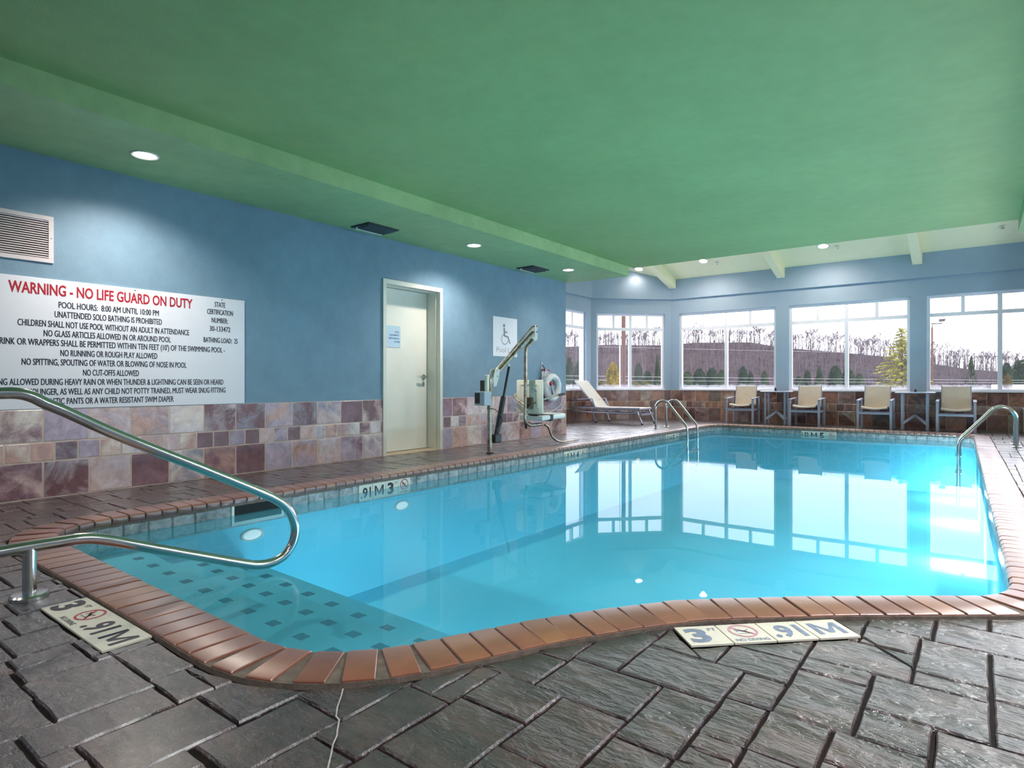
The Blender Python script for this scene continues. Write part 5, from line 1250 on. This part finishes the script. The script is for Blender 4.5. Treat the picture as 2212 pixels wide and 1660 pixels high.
def shrub(shape, mat, px0, px1, ptop, pbot, zc, label, cat='shrub', name='evergreen_shrub', group=None, seed=1, leaf=0.09, n=1400, core=True):
    key = (shape, mat, seed, leaf, n)
    if key not in protos:
        me = leafy(seed, shape, n, leaf).mesh(name, smooth=None); me.materials.append(M[mat]); cm = None
        prof = [(0.28, 0.04), (0.38, 0.2), (0.37, 0.45), (0.27, 0.68), (0.12, 0.84)] if shape != 'cone' else [(0.33, 0.04), (0.33, 0.12), (0.24, 0.4), (0.12, 0.7), (0.03, 0.86)]
        cm = MB().lathe((0, 0, 0), prof, 12).mesh('inner_foliage', smooth=60); cm.materials.append(M[mat]); protos[key] = (me, cm)
    me, cm = protos[key]
    p = at_depth((px0+px1)/2, zc); w = (px1-px0)/FPX*zc; z0 = CAM_H-(pbot-828)/FPX*zc; z1 = CAM_H-(ptop-828)/FPX*zc
    zg = terrain((px0+px1)/2, zc); zg = min(zg, z0)
    o = empty(name, (p.x, p.y, zg), label, cat, group)
    for nm, m in (('foliage', me), ('inner_foliage', cm)):
        c = bpy.data.objects.new(nm, m); COL.objects.link(c); c.parent = o; c.scale = (w, w, z1-z0); c.location = (0, 0, z0-zg)
    tk = MB().tube([(0, 0, 0), (0, 0, z0-zg+(z1-z0)*0.5)], [0.06, 0.04], 6).build('trunk', M['bark'], None); tk.parent = o
    return o
G1 = 'dark evergreens below the wooded hill'
for k, (a, b, t_, zc, sh) in enumerate([(1470, 1500, 800, 52, 'dome'), (1492, 1530, 795, 55, 'dome'), (1520, 1555, 793, 56, 'dome'), (1545, 1572, 797, 53, 'dome'), (1592, 1618, 790, 60, 'dome'), (1612, 1630, 802, 58, 'dome'),
        (1640, 1662, 800, 60, 'dome'), (1712, 1738, 812, 55, 'dome'), (1733, 1754, 798, 56, 'dome'), (1754, 1786, 792, 55, 'cone'), (1786, 1822, 788, 55, 'dome'), (1815, 1848, 794, 56, 'dome'), (1842, 1870, 806, 57, 'dome'),
        (1366, 1392, 783, 54, 'dome'), (1385, 1412, 800, 50, 'dome'), (1408, 1432, 770, 54, 'cone'), (1218, 1242, 770, 50, 'dome'), (1236, 1262, 780, 52, 'dome'), (2084, 2112, 772, 120, 'cone'), (2160, 2190, 782, 70, 'dome'), (2182, 2230, 775, 75, 'dome'), (2222, 2262, 780, 74, 'dome')]):
    shrub(sh, 'pine' if k % 3 else 'pine2', a, b, t_, 850, zc, pane_label((a+b)/2, 'dark evergreen', 'pine'), 'tree', 'evergreen_tree', G1, seed=3+k % 3, leaf=0.06, n=1100)
shrub('egg', 'gold', 1308, 1341, 786, 838, 24, 'golden egg-shaped conifer shrub beside the brown utility pole', seed=9, leaf=0.10, n=2600, name='golden_shrub')
shrub('egg', 'gold2', 2166, 2187, 808, 842, 30, 'olive brown conical shrub beside the white trailer', seed=10, leaf=0.05, n=1800, name='golden_shrub')
for k, (a, b, t_) in enumerate(((1288, 1312, 822), (1358, 1386, 824), (1380, 1408, 822))):
    shrub('dome', 'hedge', a, b, t_, 845, 19, ['low yellow-flecked hedge left of the golden shrub', 'low yellow-flecked hedge right of the utility pole', 'low yellow-flecked hedge beside the pink blossoms'][k], 'hedge', 'hedge', seed=12, leaf=0.045, n=2200)
shrub('dome', 'pink', 1406, 1428, 834.5, 846, 18.5, 'pink blossoming clump at the lower right of the bay window', 'flowers', 'blossom_clump', seed=13, leaf=0.06, n=700)
# big yellow-green conifer with tiered drooping branches
def deodar():
    p = at_depth(1948, 27); zb = terrain(1948, 27)-0.1; H_ = CAM_H+(828-704)*27/FPX-zb
    o = empty('conifer_tree', (p.x, p.y, zb), 'tall yellow-green conifer with tiered feathery branches outside', 'tree'); rr = random.Random(4)
    MB().tube([(p.x, p.y, zb), (p.x, p.y, zb+H_*0.98)], [0.09, 0.015], 8).build('trunk', M['bark'], o)
    br = MB(); lf_ = MB()
    for i in range(120):
        f = (i/120)**0.9; z = zb+0.25+f*(H_-0.35); L = (1.75*(1-f)**0.85+0.10)*rr.uniform(0.75, 1.1); a = i*2.4+rr.uniform(-0.3, 0.3)
        d = Vector((math.cos(a), math.sin(a), 0)); P = [Vector((p.x, p.y, z))+d*L*u+Vector((0, 0, 0.14*L*math.sin(u*2.2)-0.10*L*u*u)) for u in (0, 0.25, 0.5, 0.75, 1.0)]
        br.tube(P, [0.016, 0.012, 0.009, 0.006, 0.003], 3, cap=False)
        m = int(130*L)+20
        for _ in range(m):
            u = rr.uniform(0.12, 1.0)*4; j = min(3, int(u)); c = P[j].lerp(P[j+1], u-j)+Vector((rr.uniform(-1, 1), rr.uniform(-1, 1), rr.uniform(-0.6, 0.35)))*0.07*(1.2-0.15*u)
            w = Vector((rr.uniform(-1, 1), rr.uniform(-1, 1), rr.uniform(-0.5, 0.9))).normalized(); q = w.orthogonal().normalized(); s = rr.uniform(0.03, 0.07)
            lf_.add([c-q*s*0.3, c+w*s, c+q*s*0.3, c-w*s*0.5], [(0, 1, 2, 3)])
    br.build('branch', M['bark'], o, smooth=None)['kind'] = 'stuff'; lf_.build('foliage', M['deodar'], o, smooth=None)['kind'] = 'stuff'
deodar()
# utility pole and its pale conduit, floodlight mast
p = at_depth(1347, 21); ut = empty('utility_pole', (p.x, p.y, -0.6), 'thick brown utility pole seen through the bay window', 'pole')
MB().tube([(p.x, p.y, -0.6), (p.x, p.y, 9)], 0.072, 14).build('shaft', M['wood_pole'], ut, smooth=60)
p2 = at_depth(1339, 20.9); MB().tube([(p2.x, p2.y, -0.6), (p2.x, p2.y, 8.8)], 0.02, 8).build('conduit', M['buoy'], ut)
p = at_depth(2013.5, 30); mt = empty('floodlight_mast', (p.x, p.y, -1.0), 'brown parking lot mast with a floodlight on a side arm', 'light mast')
zt = CAM_H+(828-708)*30/FPX; za = CAM_H+(828-700)*30/FPX
MB().box(p.x-0.045, p.y-0.045, -1.0, p.x+0.045, p.y+0.045, zt).build('mast', M['wood_pole'], mt, smooth=None)
e = at_depth(2034, 30); dv = (e-p).normalized()
MB().bar((p.x, p.y, za-0.05), (p.x, p.y, zt), 0.05, 0.05, (0, 1, 0)).bar((p.x-dv.x*0.03, p.y-dv.y*0.03, za), (e.x, e.y, za+0.02), 0.06, 0.06).build('arm', M['bark'], mt, smooth=None)
MB().bar((e.x, e.y, za), (e.x, e.y, za+0.12), 0.03, 0.03, (0, 1, 0)).build('bracket', M['charcoal'], mt, smooth=None)
MB().hexa([(e.x-0.12, e.y-0.1, za+0.1), (e.x+0.13, e.y-0.1, za+0.1), (e.x+0.13, e.y+0.1, za+0.12), (e.x-0.12, e.y+0.1, za+0.12)], [(e.x-0.10, e.y-0.1, za+0.24), (e.x+0.17, e.y-0.1, za+0.24), (e.x+0.17, e.y+0.1, za+0.26), (e.x-0.10, e.y+0.1, za+0.26)]).build('lamp_head', M['charcoal'], mt, smooth=None, bevel=0.01)
# white trailer with red lettering
zc = 46; p = at_depth(2181, zc); q = at_depth(2262, zc); rt = (q-p).normalized(); bk_ = Vector((-rt.y, rt.x, 0)); zt = CAM_H-(831.5-828)*zc/FPX
tl = empty('parked_trailer', (p.x, p.y, G0), 'white parked trailer with red EXIT lettering outside the right window', 'trailer')
a = Vector((p.x, p.y, G0+0.5)); b = Vector((q.x, q.y, G0+0.5)); h = zt-G0-0.5
MB().hexa([a, b, b+bk_*1.8, a+bk_*1.8], [x+Vector((0, 0, h)) for x in (a+rt*0.06, b, b+bk_*1.8, a+bk_*1.8)]).build('body', M['sign'], tl, smooth=None, bevel=0.04)
c = at_depth(2203, zc); place_text('lettering', text_mesh('EXIT', 0.52, 0.2, 0.03), M['marker_red'], tl, (c.x-bk_.x*0.02, c.y-bk_.y*0.02, CAM_H-(841-828)*zc/FPX), rt, (0, 0, 1))
for f in (0.25, 0.75):
    w = a.lerp(b, f); MB().lathe((w.x, w.y-0.05, G0+0.33), [(0.33, 0), (0.33, 0.2)], 20, 'y').build('wheel', M['rubber'], tl)
# power lines
for k, (y0, y1, zc0, zc1) in enumerate(((812, 824, 34, 38), (821, 829, 33, 40), (833, 835, 30, 36), (746, 772, 60, 60), (690, 706, 70, 70))):
    P = []
    for i in range(15):
        f = i/14; zc = zc0+(zc1-zc0)*f; px = 1100+1200*f; yy = y0+(y1-y0)*f+14*(f-0.5)**2*-0.5; v_ = at_depth(px, zc); P.append((v_.x, v_.y, CAM_H+(828-yy)*zc/FPX))
    o = MB().tube(P, 0.0035, 4).build('power_line', M['frame'], None); props(o, ['power line sagging just above the hedge tops', 'second lowest overhead line outside the windows', 'lowest overhead line outside the windows', 'overhead line crossing in front of the hill crest', 'highest overhead line above the ridge trees'][k], 'cable', 'overhead lines outside')

bpy.context.view_layer.update()
print('objects', len(COL.objects))
